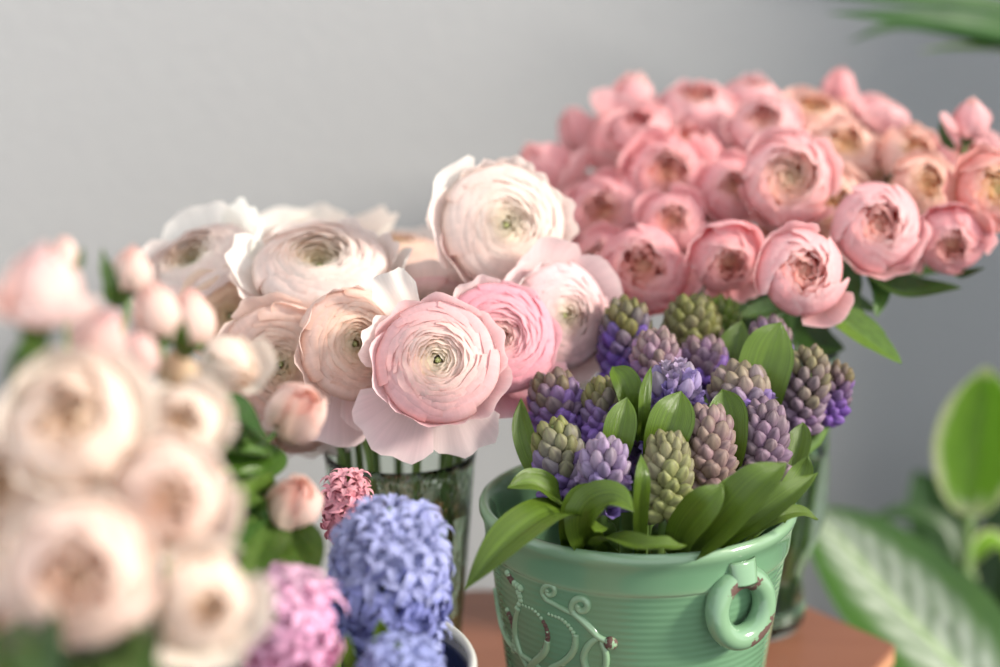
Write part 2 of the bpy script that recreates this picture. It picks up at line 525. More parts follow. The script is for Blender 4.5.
def bud_rosette(seed, cin, cmid, cout, edge, wide=0.55):
    rnd = random.Random(seed); mb = MB()
    for k in range(4):
        t = k/3
        R = 0.06+0.26*t; B = (0.34+0.30*t)*wide/0.55; zr = 0.95-0.22*t
        a0 = rnd.random()*6.28
        for q in range(4):
            a = a0+q*math.pi/2+rnd.uniform(-0.2, 0.2)
            pf = bez((0.05, -0.62), (B*1.25, -0.66), (B*1.25, 0.15), (R*rnd.uniform(0.85, 1.2), zr+rnd.uniform(-0.06, 0.06)))
            petal(mb, a, pf, 1.0, mix(cmid, cout, t), mix(cin, cout, 0.3+0.7*t), 9, 9, 0.10, 0.02, rnd, edge, 0.5, 0.22)
    return mb


def sepals_mb(seed, n=5, length=0.7, drop=True, base_r=0.20, z0=-0.6):
    rnd = random.Random(seed); mb = MB()
    mb.sphere((0, 0, z0-0.06), base_r, 6, (1, 1, 1), (1, 1, 0.9))
    for q in range(n):
        a = 2*math.pi*q/n+rnd.uniform(-0.15, 0.15)
        el1 = rnd.uniform(-60, 10) if drop else rnd.uniform(80, 100)
        pf = open_prof(length*rnd.uniform(0.8, 1.15), 20 if not drop else 10, el1, base_r*0.6, z0-0.02, 0.7)
        D = Vector((math.cos(a), math.sin(a), 0)); S = Vector((-D.y, D.x, 0))
        def fn(i, j):
            v = i/7; u = -1+j
            r, z = pf(v); w = 0.15*(1-v)**0.8*(0.6+1.2*v*(1-v)+0.4)
            return (D*r+S*(u*w)+Vector((0, 0, z+0.03*abs(u)*(1-v))), (1.05, 1.05, 0.9), (0.5+u/2, v))
        mb.grid(8, 3, fn)
    return mb


def face_rot(Nv, spin=0.0):
    Z = Nv.normalized(); X = (RIGHT-Z*RIGHT.dot(Z))
    if X.length < 0.15: X = UP-Z*UP.dot(Z)
    X.normalize(); Y = Z.cross(X)
    m = Matrix((X, Y, Z)).transposed()
    return m.to_quaternion() @ Quaternion((0, 0, 1), spin)


def stem_path(top, Nv, mouth, foot, n=18):
    d = (top-mouth).length
    k = d*0.42
    u = (mouth-foot).normalized()
    P = [top, top-Nv*k, mouth+u*k, mouth]
    f = bez(*[tuple(p) for p in P])
    pts = [Vector(f(i/(n-1))) for i in range(n)]
    return pts+[mouth.lerp(foot, (i+1)/5) for i in range(5)]


class Vessel:
    def __init__(s, x, y, mouth_z, mouth_r, foot_z, foot_r):
        s.x, s.y, s.mz, s.mr, s.fz, s.fr = x, y, mouth_z, mouth_r, foot_z, foot_r; s.used = []

    def slots(s, top, spread=0.55, key=0):
        """Where a stem that ends at `top` crosses the mouth and stands on the bottom; each stem keeps its own spot."""
        d = Vector((top.x-s.x, top.y-s.y)); L = d.length
        want = d*(min(s.mr*0.86, L*spread)/max(L, 1e-6))
        best = None
        rnd = random.Random(key*7+3)
        for t in range(160):
            r = 0 if t == 0 else s.mr*0.030*math.sqrt(t)*2; a = t*2.4
            c = want+Vector((r*math.cos(a), r*math.sin(a)))
            if c.length > s.mr*0.88: continue
            if all((c-u).length > 0.0068 for u in s.used):
                best = c; break
        if best is None: best = want
        s.used.append(best)
        f = best*(s.fr/s.mr)*0.9
        return Vector((s.x+best.x, s.y+best.y, s.mz)), Vector((s.x+f.x, s.y+f.y, s.fz))


POT = Vessel(0.0725, 0.967, 0.146, 0.070, 0.012, 0.048)
GLASS1 = Vessel(-0.0568, 1.05, 0.146, 0.039, 0.014, 0.031)
GLASS2 = Vessel(0.160, 1.150, 0.186, 0.041, 0.014, 0.024)
BUCKET = Vessel(-0.095, 0.85, 0.106, 0.078, 0.008, 0.052)
GLASS3 = Vessel(-0.150, 0.640, 0.170, 0.040, 0.014, 0.030)
KEY = [0]
HEADS = {}


def clear_depth(vessel, cx, cy, d, rpx, k=0.88, most=0.07, step=0.003):
    """A little farther from the viewer until the head no longer sits inside an earlier one of the same bunch."""
    L = HEADS.setdefault(id(vessel), []); d0 = d
    while d-d0 < most and any((at(cx, cy, d)-p).length < k*(rpx*mpp(d)+r) for p, r in L): d += step
    L.append((at(cx, cy, d), rpx*mpp(d)))
    return d


def flower(name, kind, cx, cy, d, rpx, Nv, cols, label, cat, group, vessel, seed, guards=(), spin=0.0, stem_r=0.0022, leaves=(), opts=None, hang=0.0):
    """A cut flower: rosette, separate outer petals, calyx, stem and leaves under one Empty at the stem's foot."""
    KEY[0] += 1
    d = clear_depth(vessel, cx, cy, d, rpx)
    c = at(cx, cy, d); Rm = rpx*mpp(d); Nw = sdir(*Nv); q = face_rot(Nw, spin)
    opts = opts or {}
    cin, cmid, cout, edge = [lin(x) for x in cols]
    top = c-Nw*Rm*0.52
    mouth, foot = vessel.slots(top, key=KEY[0])
    root = thing(name, foot, label, cat, group)
    if kind == 'ranunculus': mb = ranunculus_rosette(seed, cin, cmid, cout, edge, **opts)
    elif kind == 'rose': mb = rose_rosette(seed, cin, cmid, cout, edge, **opts)
    else: mb = bud_rosette(seed, cin, cmid, cout, edge, **opts)
    def put(o):
        o.location = c-foot; o.rotation_mode = 'QUATERNION'; o.rotation_quaternion = q; o.scale = (Rm, Rm, Rm)
    put(mb.build('petal_rosette', M['petal'], root))
    rnd = random.Random(seed+100)
    for g in guards:
        az, length, el0, el1, hw = g[:5]; col = lin(g[5]) if len(g) > 5 else cout
        pm = MB()
        petal(pm, R_(az)-spin, open_prof(length, el0, el1, 0.06, -0.52, 1.5), hw, mix(cmid, col, 0.6), col, 13, 14, 0.03, 0.045, rnd, mix(col, (0.88, 0.85, 0.80), 0.5), 0.5, 0.20, 0.0, 0.55, 0.03)
        put(pm.build('petal', M['petal'], root))
    if kind != 'ranunculus':
        put(sepals_mb(seed, 5, 0.75 if kind == 'rose' else 0.85, kind == 'rose', 0.2 if kind == 'rose' else 0.26).build('calyx', M['rose_leaf'], root))
        top = c-Nw*Rm*0.75
    sm = MB()
    path = stem_path(top+Nw*Rm*0.06, Nw, mouth, foot)
    sm.tube([p-foot for p in path], stem_r, 8)
    sm.build('stem', M['stem'], root)
    for lf in leaves:
        add_leaf(root, foot, **lf)
    return root


def add_leaf(root, origin, pts, width_px, wfn='ovate', hint=None, cup=0.3, mat='rose_leaf', tint=None, seed=1, hint2=None, ripple=0.0, name='leaf', serr=0.0, thick=0.0005):
    P = [at(*p)-origin for p in pts]
    mb = MB()
    d = sum(p[2] for p in pts)/len(pts)
    W = {'ovate': w_ovate, 'lance': w_lance, 'strap': w_strap, 'grass': w_grass}[wfn]
    hv = sdir(*hint) if hint else None
    h2 = sdir(*hint2) if hint2 else None
    t = (lambda u, v: tint) if tint else None
    blade(mb, P, width_px*mpp(d), W, hv, cup, 9, 24, thick, ripple, serr, t, seed, h2)
    return mb.build(name, M[mat], root)


# ------------------------------------------------------------------ hyacinths
def bud_mesh(name, kind):
    mb = MB(); n = 12; m = 9
    if kind == 'closed':
        def fn(i, j):
            v = i/(m-1); a = 2*math.pi*j/n
            r = 0.34*math.sin(math.pi*min(0.975, 0.04+v*0.935))**0.8*(0.72+0.40*v)
            r *= 1+0.10*math.cos(3*a)*sst(0.2, 0.9, v)-0.06*math.cos(6*a)*sst(0.5, 0.9, v)
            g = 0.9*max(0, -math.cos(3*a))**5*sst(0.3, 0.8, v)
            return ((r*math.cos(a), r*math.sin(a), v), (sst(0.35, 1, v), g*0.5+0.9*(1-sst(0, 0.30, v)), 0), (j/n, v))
        mb.grid(m, n, fn, True)
        mb.fan([(m-1)*n+j for j in range(n)], (0, 0, 0.985), False, (1, 0.3, 0))
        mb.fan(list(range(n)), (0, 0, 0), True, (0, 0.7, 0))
    else:
        tube_l = 0.52 if kind == 'star' else 0.75
        def fn(i, j):
            v = i/4; a = 2*math.pi*j/n
            r = 0.10+0.10*math.sin(v*2.4)+0.05*v
            return ((r*math.cos(a), r*math.sin(a), v*tube_l), (0, 0.35*(1-v), 0), (j/n, v))
        mb.grid(5, n, fn, True)
        for t in range(6):
            a = t*math.pi/3
            D = Vector((math.cos(a), math.sin(a), 0)); S = Vector((-D.y, D.x, 0))
            if kind == 'star': pf = open_prof(0.95 if t % 2 else 0.86, 70, -55, 0.14, tube_l*0.82, 0.8)
            else: pf = open_prof(0.36, 95, 40, 0.20, tube_l*0.78, 1.5)
            wmax = 0.125 if kind == 'star' else 0.13
            def fp(i, j):
                v = i/6; u = -1+j/2
                r, z = pf(v); w = wmax*(0.6+0.9*math.sin(math.pi*v**0.9)**0.9)*(1-v**5)*0.85
                return (D*r+S*(u*w)+Vector((0, 0, 0.10*w*abs(u)+0.0)), (0.0, 0.25*max(0, 1-abs(u)*3)*(1-v), 0), (0.5+u/2, v)) if False else \
                       (D*r+S*(u*w)+Vector((0, 0, z+0.25*w*abs(u))), (0.0, 0.22*max(0, 1-abs(u)*3), 0), (0.5+u/2, v))
            mb.grid(7, 5, fp)
    return mb.mesh(name, M['floret'])


FLORET = {k: bud_mesh('floret', k) for k in ('closed', 'opening', 'star')}


def hyacinth(cx, cy, d, wpx, hpx, axis, top, bot, label, group, vessel, seed, n=56, kinds=('closed', 'closed'), tip=0.5, leaves=(), bl=1.12, mid=0.45, stalk=0.0036, top_cover=True, flo=None):
    """A hyacinth: fleshy stalk, every floret its own part, strap leaves."""
    KEY[0] += 1
    rnd = random.Random(seed)
    d = clear_depth(vessel, cx, cy, d, wpx*0.5, 0.85, 0.03)
    A = sdir(*axis); C = at(cx, cy, d); Rs = wpx*0.5*mpp(d); L = hpx*mpp(d)
    base = C-A*L*0.5; apex = C+A*L*0.5
    mouth, foot = vessel.slots(base, 0.75, KEY[0])
    root = thing('hyacinth_flower', foot, label, 'hyacinth', group)
    q0 = A.to_track_quat('Z', 'Y')
    sm = MB()
    if base.z > mouth.z+0.012: path = [apex-A*L*0.12, base]+stem_path(base-A*0.002, A, mouth, foot, 10)[1:]
    else: path = [apex-A*L*0.12, base, base.lerp(foot, 0.35)-A*0.004, base.lerp(foot, 0.7), foot]
    sm.tube([p-foot for p in path], [stalk*0.6]+[stalk]*(len(path)-1), 10)
    sm.build('flower_stalk', M['stem'], root)
    ct, cb = lin(top), lin(bot)
    bud_l = (flo or Rs*bl)
    for i in range(n):
        t = (i+0.5)/n                      # 0 bottom, 1 top
        a = i*2.39996+rnd.uniform(-0.12, 0.12)
        el = R_(8+76*t**1.25+rnd.uniform(-7, 7)) if kinds[0] != 'star' else R_(-25+112*t**1.5+rnd.uniform(-12, 12))
        prof = math.sin(math.pi*(0.30+0.62*t))**0.6 if t > 0.32 else 0.93
        s = bud_l*(1.0-0.30*t**2)*rnd.uniform(0.9, 1.08)
        ro = max(0.0, Rs*prof*(1.0 if t < 0.9 else 0.8)-s*math.cos(el))      # where the floret leaves the stalk
        z = -0.5*L+L*(0.04+0.86*t)-(s*math.sin(el)*0.6)
        D = Vector((math.cos(a)*math.cos(el), math.sin(a)*math.cos(el), math.sin(el)))
        P = Vector((math.cos(a)*ro, math.sin(a)*ro, z))
        kind = kinds[1] if t > mid else kinds[0]
        if kind == 'mixed': kind = rnd.choice(('closed', 'opening'))
        o = bpy.data.objects.new('floret', FLORET[kind]); COL.objects.link(o); o.parent = root
        o.location = (C-foot)+q0 @ P
        o.rotation_mode = 'QUATERNION'
        o.rotation_quaternion = (q0 @ D).to_track_quat('Z', 'Y') @ Quaternion((0, 0, 1), rnd.random()*6)
        wf = rnd.uniform(0.80, 1.0)
        o.scale = (s*wf, s*wf, s)
        f = sst(mid-0.38, mid+0.38, t+rnd.uniform(-0.26, 0.26))
        c = mix(cb, ct, f); k = rnd.uniform(0.82, 1.15)*(0.84 if kinds[0] == 'star' else 0.74)
        r3 = rnd.random()
        if kinds[0] != 'star': c = mix(c, lin('#a468b4') if r3 < 0.62 else lin('#9a9168'), abs(r3-0.5)*0.40)
        o.color = (min(1, c[0]*k), min(1, c[1]*k), min(1, c[2]*k), tip*f)
    for lf in leaves:
        lf = dict(lf)
        pts = lf.pop('pts'); w = lf.pop('w')
        kw = dict(wfn='strap', mat='hyacinth_leaf', cup=0.35, thick=0.0012, name='leaf'); kw.update(lf)
        # the blade runs down into the vessel
        add_leaf(root, foot, pts, w, **kw)
    return root



# ================================================================== the room
def wall_y(x): return 1.51+0.364*x


def structure(o): o['kind'] = 'structure'; return o


FLOOR_Z = -0.74
mb = MB()
x0, x1 = -1.7, 1.30
n_ = Vector((0.364, -1, 0)).normalized()
for (za, zb) in ((FLOOR_Z, 1.9),):
    pa = [Vector((x0, wall_y(x0), 0)), Vector((x1, wall_y(x1), 0))]
    q = []
    for off in (0, -0.10):
        for z in (za, zb):
            for P in pa:
                q.append(mb.add(P+n_*off+Vector((0, 0, z))))
    for f in ((0, 1, 3, 2), (5, 4, 6, 7), (0, 4, 5, 1), (2, 3, 7, 6), (0, 2, 6, 4), (1, 5, 7, 3)):
        mb.f.append(tuple(q[i] for i in f))
structure(mb.build('wall_back', M['wall'], smooth=False))
mb = MB(); mb.box(-1.7, 1.4, -0.9, 2.1, FLOOR_Z-0.05, FLOOR_Z)
structure(mb.build('floor', M['floor'], smooth=False))
mb = MB()
mb.box(1.15, 1.25, 1.36, 2.05, FLOOR_Z, 1.9)          # unseen pier between window and corner, added to cut the sun beam
mb.box(1.15, 1.25, -0.9, 1.36, FLOOR_Z, -0.05)        # the wall below the sill
structure(mb.build('wall_right_sun_block', M['wall'], smooth=False))
mb = MB()
mb.box(1.10, 1.26, -0.9, 1.36, -0.05, -0.02)
structure(mb.build('trim_1', M['white_paint'], smooth=False))

# ------------------------------------------------------------------ light
sd = bpy.data.lights.new('sun', 'SUN'); sd.energy = 5.9; sd.angle = R_(11); sd.color = (1.0, 0.93, 0.83)
so = bpy.data.objects.new('sun', sd); COL.objects.link(so)
so.rotation_mode = 'QUATERNION'; so.rotation_quaternion = Vector((-0.88, 0.20, -0.42)).to_track_quat('-Z', 'Y')
w = bpy.data.worlds.new('daylight'); scene.world = w; w.use_nodes = True
bg = w.node_tree.nodes['Background']; bg.inputs[0].default_value = (0.89, 0.95, 1.0, 1); bg.inputs[1].default_value = 1.5
vs = scene.view_settings
vs.view_transform = 'Standard'; vs.look = 'None'; vs.exposure = 0.0; vs.gamma = 1.0; vs.use_curve_mapping = False
cy = scene.cycles
cy.max_bounces = 24; cy.diffuse_bounces = 8; cy.glossy_bounces = 6; cy.transmission_bounces = 20; cy.transparent_max_bounces = 16

# ================================================================== the table
K = Vector((0.2457, 1.118)); e1 = Vector((-0.6, 0.8)); e2 = Vector((-0.5, -0.866))
poly = [K, K+e1*0.10, Vector((-0.013, 1.207)), Vector((-0.62, 1.10)), Vector((-0.66, 0.35)), K+e2*0.93]
table = thing('wooden_table', (-0.2, 0.8, FLOOR_Z), 'reddish brown wooden table with a pale edge carrying the vases and pots', 'table')
TO = Vector((-0.2, 0.8, FLOOR_Z))


def slab(name, mat, polyg, z0, z1, parent, org, inset=0.0):
    mb = MB(); c = sum(polyg, Vector((0, 0)))/len(polyg)
    rings = []
    for z, k in ((z0, inset), (z0+0.001, 0), (z1-0.0012, 0), (z1, 0.0012)):
        rings.append([mb.add(Vector((p.x+(c.x-p.x)*k, p.y+(c.y-p.y)*k, z))-org) for p in polyg])
    n = len(polyg)
    for a, b in zip(rings, rings[1:]):
        for i in range(n): mb.f.append((a[(i+1) % n], a[i], b[i], b[(i+1) % n]))
    mb.f.append(tuple(rings[-1][::-1])); mb.f.append(tuple(rings[0]))
    return mb.build(name, mat, parent, smooth=False)


slab('tabletop', M['wood'], poly, -0.004, 0.0, table, TO)
slab('edge_band', M['wood_edge'], poly, -0.013, -0.0042, table, TO)
cen = sum(poly, Vector((0, 0)))/6
slab('apron', M['iron'], [p+(cen-p)*0.05 for p in poly], -0.075, -0.0132, table, TO)
for p in (poly[0], poly[2], poly[3], poly[4], poly[5]):
    q_ = p+(cen-p)*0.12
    mb = MB(); mb.box(q_.x-0.02-TO.x, q_.x+0.02-TO.x, q_.y-0.02-TO.y, q_.y+0.02-TO.y, 0, -0.0755-TO.z)
    mb.build('leg', M['iron'], table, smooth=False)

# ================================================================== the green pot
PO = Vector((0.0725, 0.967, 0.0))
pot = thing('ceramic_pot', PO, 'celadon green glazed ceramic pot with ring handle and raised scrolls, holding budding hyacinths', 'flower pot')


def pot_r(z): return 0.0625+0.0160*(z/0.128)


prof = []; cols = []
for r, z, ch in ((0.0, 0.0, 0), (0.056, 0.0, 0), (0.0600, 0.002, 0)): prof.append((r, z)); cols.append((0, 0, 0))
for i in range(26):
    z = 0.004+0.122*i/25; prof.append((pot_r(z), z)); cols.append((0, 0, 1))
for r, z, t in ((0.0785, 0.1272, .5), (0.0787, 0.1278, .8), (0.0795, 0.1282, .8), (0.0800, 0.1290, .5), (0.0803, 0.1310, .1), (0.0806, 0.1345, 0), (0.0811, 0.1390, 0), (0.0818, 0.1425, 0), (0.0828, 0.1445, .1),
                (0.0836, 0.1465, .3), (0.0836, 0.1488, .5), (0.0828, 0.1505, .6), (0.0812, 0.1514, .5), (0.0792, 0.1508, .4), (0.0778, 0.1488, .3), (0.0768, 0.1450, .1)):
    prof.append((r, z)); cols.append((0.0, t, 0))
for i in range(10):
    z = 0.135-0.125*i/9; prof.append((pot_r(z)-0.006, z)); cols.append((0, 0, 0.3))
prof.append((0.0, 0.010)); cols.append((0, 0, 0))
mb = MB(); mb.lathe(prof, 128, cols=cols)
mb.build('pot_body', M['celadon'], pot)


def on_pot(px, py, lift=0.0):
    """The point of the pot's outside behind pixel (px, py), in the pot's own frame."""
    lo = 0.80
    P = None
    for i in range(1200):
        d = lo+i*0.00025
        Q = at(px, py, d)-PO
        if math.hypot(Q.x, Q.y) < pot_r(max(0, Q.z)): P = Q; break
    if P is None:
        Q = at(px, py, 1.03)-PO; h = math.hypot(Q.x, Q.y); P = Vector((Q.x/h*pot_r(Q.z), Q.y/h*pot_r(Q.z), Q.z))
    n = Vector((P.x, P.y, 0)).normalized()
    return P+n*lift


def relief(pts, r, taper=True, n=40):
    P = catmull([on_pot(x, y, r*0.10) for x, y in pts], n)
    m_ = MB()
    m_.tube(P, [r*(0.75+0.25*math.sin(math.pi*i/(n-1))) if taper else r for i in range(n)], 10, (0.0, 0.65, 0))
    return m_


def scroll(pts, cx, cy, rr, r, turns=1.4, sgn=1, a0=0):
    sp = []
    for i in range(22):
        t = i/21; a = a0+sgn*turns*2*math.pi*(1-t); k = rr*(0.25+0.75*t)
        sp.append((cx+k*math.cos(a), cy+k*math.sin(a)))
    return relief(sp[::1]+pts, r, False, 90)


def beads(pts, n, r0, r1, chipped=(0.3, 0.8)):
    P = catmull([on_pot(x, y, 0) for x, y in pts], n); m_ = MB()
    for i, p in enumerate(P):
        t = i/(n-1); m_.sphere(p, r0+(r1-r0)*t, 5, (0.92 if chipped[0] < t < chipped[1] else 0.1, 0.8, 0))
    return m_


parts = [
    ('relief_scroll', scroll([(546, 599), (555, 604), (566, 610), (580, 617), (592, 628), (601, 640)], 550, 591, 8, 0.00145, 1.3, 1, R_(120))),
    ('relief_scroll', scroll([(573, 612), (582, 620), (591, 629), (599, 637), (610, 642)], 581.5, 606, 10, 0.0019, 1.2, 1, R_(140))),
    ('relief_scroll', relief([(494, 588), (497, 606), (502, 626), (510, 643), (524, 656), (536, 664), (548, 676)], 0.0015)),
    ('relief_scroll', relief([(519, 608), (516, 620), (516, 634), (520, 650), (528, 668)], 0.0018)),
    ('relief_scroll', relief([(597, 638), (588, 646), (584, 658), (588, 672), (596, 684)], 0.0021)),
    ('relief_scroll', relief([(601, 641), (606, 654), (605, 668), (598, 682)], 0.0019)),
    ('relief_scroll', relief([(548, 640), (545, 652), (533, 664), (522, 680)], 0.0022)),
    ('relief_scroll', relief([(576, 634), (575, 648), (566, 660), (550, 668)], 0.0020)),
    ('relief_bead_pattern', beads([(523, 605), (535, 611), (545, 624), (548, 638), (543, 652), (531, 665)], 20, 0.0009, 0.0020, (0.35, 0.75))),
    ('relief_bead_pattern', beads([(549, 614), (563, 620), (574, 634), (573, 650), (563, 663)], 18, 0.0010, 0.0019, (2, 2))),
    ('relief_bead_pattern', beads([(508, 573), (514, 582), (521, 588)], 6, 0.0020, 0.0022, (0.0, 0.6))),
    ('relief_bead_pattern', beads([(519, 592), (521, 600), (517, 608)], 5, 0.0020, 0.0015, (2, 2))),
    ('relief_bead_pattern', beads([(508, 610), (513, 622), (515, 636), (514, 650)], 10, 0.0018, 0.0018, (0.0, 0.55))),
]
for nme, m_ in parts: m_.build(nme, M['celadon'], pot)
m_ = MB(); m_.sphere(on_pot(611, 642.5, 0.0005), 0.0036, 8, (0.80, 0.7, 0)); m_.build('relief_knob', M['celadon'], pot)

# ring handle, hung from a strap under the rim
hc = on_pot(735, 604); hn = Vector((hc.x, hc.y, 0)).normalized(); ht = Vector((-hn.y, hn.x, 0)); hz = (Vector((0, 0, 1))-hn*0.10).normalized()
hcen = hc+hn*0.0042
mb = MB(); RJ, Rn = 0.0158, 0.0063
nu_, nv_ = 72, 28
def ringfn(i, j):
    a = 2*math.pi*i/(nu_-1); b = 2*math.pi*j/nv_
    rad = ht*math.cos(a)+hz*math.sin(a)
    co = hcen+rad*(RJ+Rn*math.cos(b)*(1.0))+hn*(Rn*math.sin(b)*0.95)
    inner = sst(0.1, 0.9, -math.cos(b))*sst(-0.5, 0.3, math.sin(b)); top = sst(0.50, 0.80, math.sin(a-0.10)); low = sst(0.70, 0.90, math.sin(a+math.pi/2+0.9))*sst(-0.5, 0.2, math.cos(b))
    return (co, (max(top*max(inner, 0.9*sst(-.7, -.1, -math.cos(b))), 0.9*low)*0.95, 0.15+0.25*sst(0.7, 1, math.sin(b)), 0), (i/nu_, j/nv_))
mb.grid(nu_, nv_, ringfn, True)
hd = mb.build('ring_handle', M['celadon'], pot)
mb = MB()
sp = catmull([Vector((hn.x*0.0815, hn.y*0.0815, 0.139)), Vector((hn.x*0.0838, hn.y*0.0838, 0.131)), hcen+hz*(RJ+0.0095)+hn*0.0015, hcen+hz*(RJ+0.0054)-hn*0.0010], 14)
b0 = len(mb.v)
def strapfn(i, j):
    a = 2*math.pi*j/16; t = i/13; wv = 0.0066+0.0040*t*t+0.0016*(1-t)
    return (sp[i]+ht*(wv*math.cos(a))+hn*(0.0042*math.sin(a)), (0, 0.3, 0), (j/16, t))
mb.grid(14, 16, strapfn, True); mb.fan([b0+13*16+j for j in range(16)], sp[-1]); mb.fan([b0+j for j in range(16)], sp[0], True)
mb.build('handle_strap', M['celadon'], hd)


# ================================================================== glass vases
def smooth_prof(P, n):
    return [(p.x, p.y) for p in catmull([Vector((r, z, 0)) for r, z in P], n)]


def glass_vase(x, y, outer, wall, base, water_z, label, mat='glass'):
    org = Vector((x, y, 0.0)); v = thing('glass_vase', org, label, 'vase')
    outer = smooth_prof(outer, 40)
    zt = outer[-1][1]
    inner = [(max(0.004, r-wall), z) for r, z in outer if z > base][::-1]
    pr = [(0.0001, 0.0)]+[(outer[0][0]*0.9, 0.0)]+outer+[(outer[-1][0]-wall*0.2, zt+wall*0.22), (outer[-1][0]-wall*0.5, zt+wall*0.3), (outer[-1][0]-wall*0.8, zt+wall*0.22)]+inner+[(inner[-1][0]*0.8, base), (0.0001, base)]
    mb = MB(); mb.lathe(pr, 80); mb.build('glass_body', M[mat], v)
    ins = [(r-wall+0.0002, z) for r, z in outer if base < z < water_z]
    pr = [(0.0001, base-0.0002), (ins[0][0], base-0.0002)]+ins+[(ins[-1][0], water_z), (0.0001, water_z)]
    mb = MB(); mb.lathe(pr, 80); mb.build('water', M['water'], v)
    return v


glass_vase(-0.0568, 1.05, [(0.0318, 0.001), (0.0325, 0.01), (0.0348, 0.042), (0.039, 0.095), (0.0432, 0.150)], 0.0020, 0.011, 0.118,
           'clear rippled glass vase full of pale ranunculus stems, beside the green pot', 'rippled_glass')
glass_vase(0.160, 1.150, [(0.0300, 0.001), (0.0338, 0.009), (0.0325, 0.024), (0.0312, 0.037), (0.0350, 0.050), (0.0428, 0.072), (0.0446, 0.097), (0.0440, 0.130), (0.0455, 0.165), (0.0480, 0.187)], 0.0026, 0.010, 0.120,
           'clear waisted glass vase standing behind the green pot, holding coral garden roses')
glass_vase(-0.150, 0.640, [(0.0310, 0.001), (0.0322, 0.01), (0.036, 0.07), (0.0435, 0.172)], 0.0028, 0.011, 0.12,
           'clear glass vase below the blurred cream roses, nearest to the viewer')

# the navy enamel bucket of open hyacinths
BO = Vector((-0.095, 0.85, 0.0))
bucket = thing('enamel_bucket', BO, 'dark navy enamel bowl with a white rim, holding blue and pink hyacinths', 'bowl')
mb = MB()
mb.lathe(smooth_prof([(0.0001, 0.0), (0.058, 0.0), (0.0605, 0.004), (0.070, 0.050), (0.0822, 0.1085)], 30)+smooth_prof([(0.0805, 0.1085), (0.068, 0.050), (0.0585, 0.006), (0.0001, 0.0055)], 24), 96)
mb.build('bowl_body', M['navy'], bucket)
mb = MB()
mb.lathe([(0.0800, 0.1080), (0.0797, 0.1095), (0.0805, 0.1110), (0.0820, 0.1116), (0.0836, 0.1110), (0.0842, 0.1095), (0.0836, 0.1080), (0.0822, 0.1074), (0.0806, 0.1075), (0.0800, 0.1080)], 96)
mb.build('rim', M['enamel'], bucket)


# ================================================================== ranunculus
def guards(seed, n, lo=60, hi=88, length=1.55, hw=0.66, col=None, a0=None):
    rnd = random.Random(seed); out = []; a0 = rnd.random()*360 if a0 is None else a0
    for i in range(n):
        g = (a0+360*i/n+rnd.uniform(-14, 14), length*rnd.uniform(0.92, 1.08), rnd.uniform(-8, 6), rnd.uniform(lo, hi), hw*rnd.uniform(0.9, 1.1))
        out.append(g+((col,) if col else ()))
    return out


WHITE = ('#f1ead2', '#f2e7dd', '#f1e1da', '#ead0c6')
BLUSH = ('#f3ecd4', '#f4e3d9', '#efc6c8', '#e8bab6')
CREAM = ('#f2e7c8', '#f4dfce', '#f1d4c8', '#e6bfaa')
PINK = ('#f1d9ca', '#f3c9cc', '#f0b8c3', '#e8a3b0')
PALE = ('#f1e9d2', '#f2e0db', '#f1d7d8', '#e8c4c4')
RG = 'ranunculus in the glass vase'
VG = GLASS1


def ranunculus(cx, cy, d, r, Nv, cols, label, seed, g, spin=0.0, **opts):
    return flower('ranunculus_flower', 'ranunculus', cx, cy, d, r, Nv, cols, label, 'ranunculus', RG, VG, seed, g, spin, 0.0024, (), opts)


ranunculus(438, 362, 1.00, 56, (0.03, 0.20, 0.97), BLUSH, 'large blush pink ranunculus facing the viewer, lowest in front of the clear glass vase', 11,
           [(121, 2.1, 0, 66, 0.27, '#f4ebe4'), (160, 1.7, 0, 78, 0.42, '#f3e2de'), (232, 1.83, -5, 12, 0.62, '#efd2d4'), (292, 1.63, -5, -5, 0.55, '#f2dcda'), (330, 1.50, 0, 64, 0.62), (185, 1.60, 0, 92, 0.66, '#f0cdd0'), (255, 1.55, 0, 89, 0.8, '#edc0c4'), (20, 1.50, 0, 76, 0.62), (75, 1.50, 0, 84, 0.6), (130, 1.50, 0, 80, 0.6)], zc=0.22, dish=0.16)
ranunculus(500, 338, 1.02, 52, (0.22, 0.22, 0.93), PINK, 'deepest pink ranunculus, just above the budding hyacinths and facing outward', 12,
           [(265, 1.63, 0, 40, 0.62), (310, 1.68, 0, 35, 0.62), (0, 1.40, 0, 74, 0.62), (60, 1.40, 0, 84, 0.6), (120, 1.55, 0, 84, 0.6, '#f3dfdc'), (165, 1.50, 0, 80, 0.62), (215, 1.50, 0, 69, 0.62)], zc=0.08, dish=0.26)
ranunculus(561, 316, 1.05, 50, (0.52, 0.05, 0.83), PALE, 'pale pink ranunculus turned sideways towards the purple hyacinths, with a curled lower petal', 13,
           guards(13, 5, 45, 75, 1.65)+[(290, 1.78, 0, 5, 0.42, '#f6efe6'), (330, 1.63, 0, 20, 0.45, '#f3dcdc'), (130, 1.60, 0, 95, 0.5, '#f6ece8')], zc=0.16, dish=0.22)
ranunculus(354, 344, 1.01, 52, (0.42, 0.06, 0.88), CREAM, 'cream ranunculus between two others with a tall white petal folded up at its side', 14,
           [(8, 2.0, 0, 88, 0.5, '#f7f0ea'), (40, 1.9, 0, 95, 0.45, '#f6efe8'), (300, 1.78, -5, 25, 0.6, '#efd6d6'), (262, 1.93, -8, 0, 0.6, '#eed2d4'), (215, 1.55, 0, 74, 0.6), (165, 1.45, 0, 89, 0.7), (110, 1.45, 0, 92, 0.7)], zc=0.08, dish=0.30)
ranunculus(281, 362, 1.05, 54, (0.05, -0.22, 0.95), CREAM, 'peach-cream ranunculus dipping forward above the two blurred pink rosebuds', 15,
           guards(15, 6, 60, 85, 1.45), zc=0.20, dish=0.16)
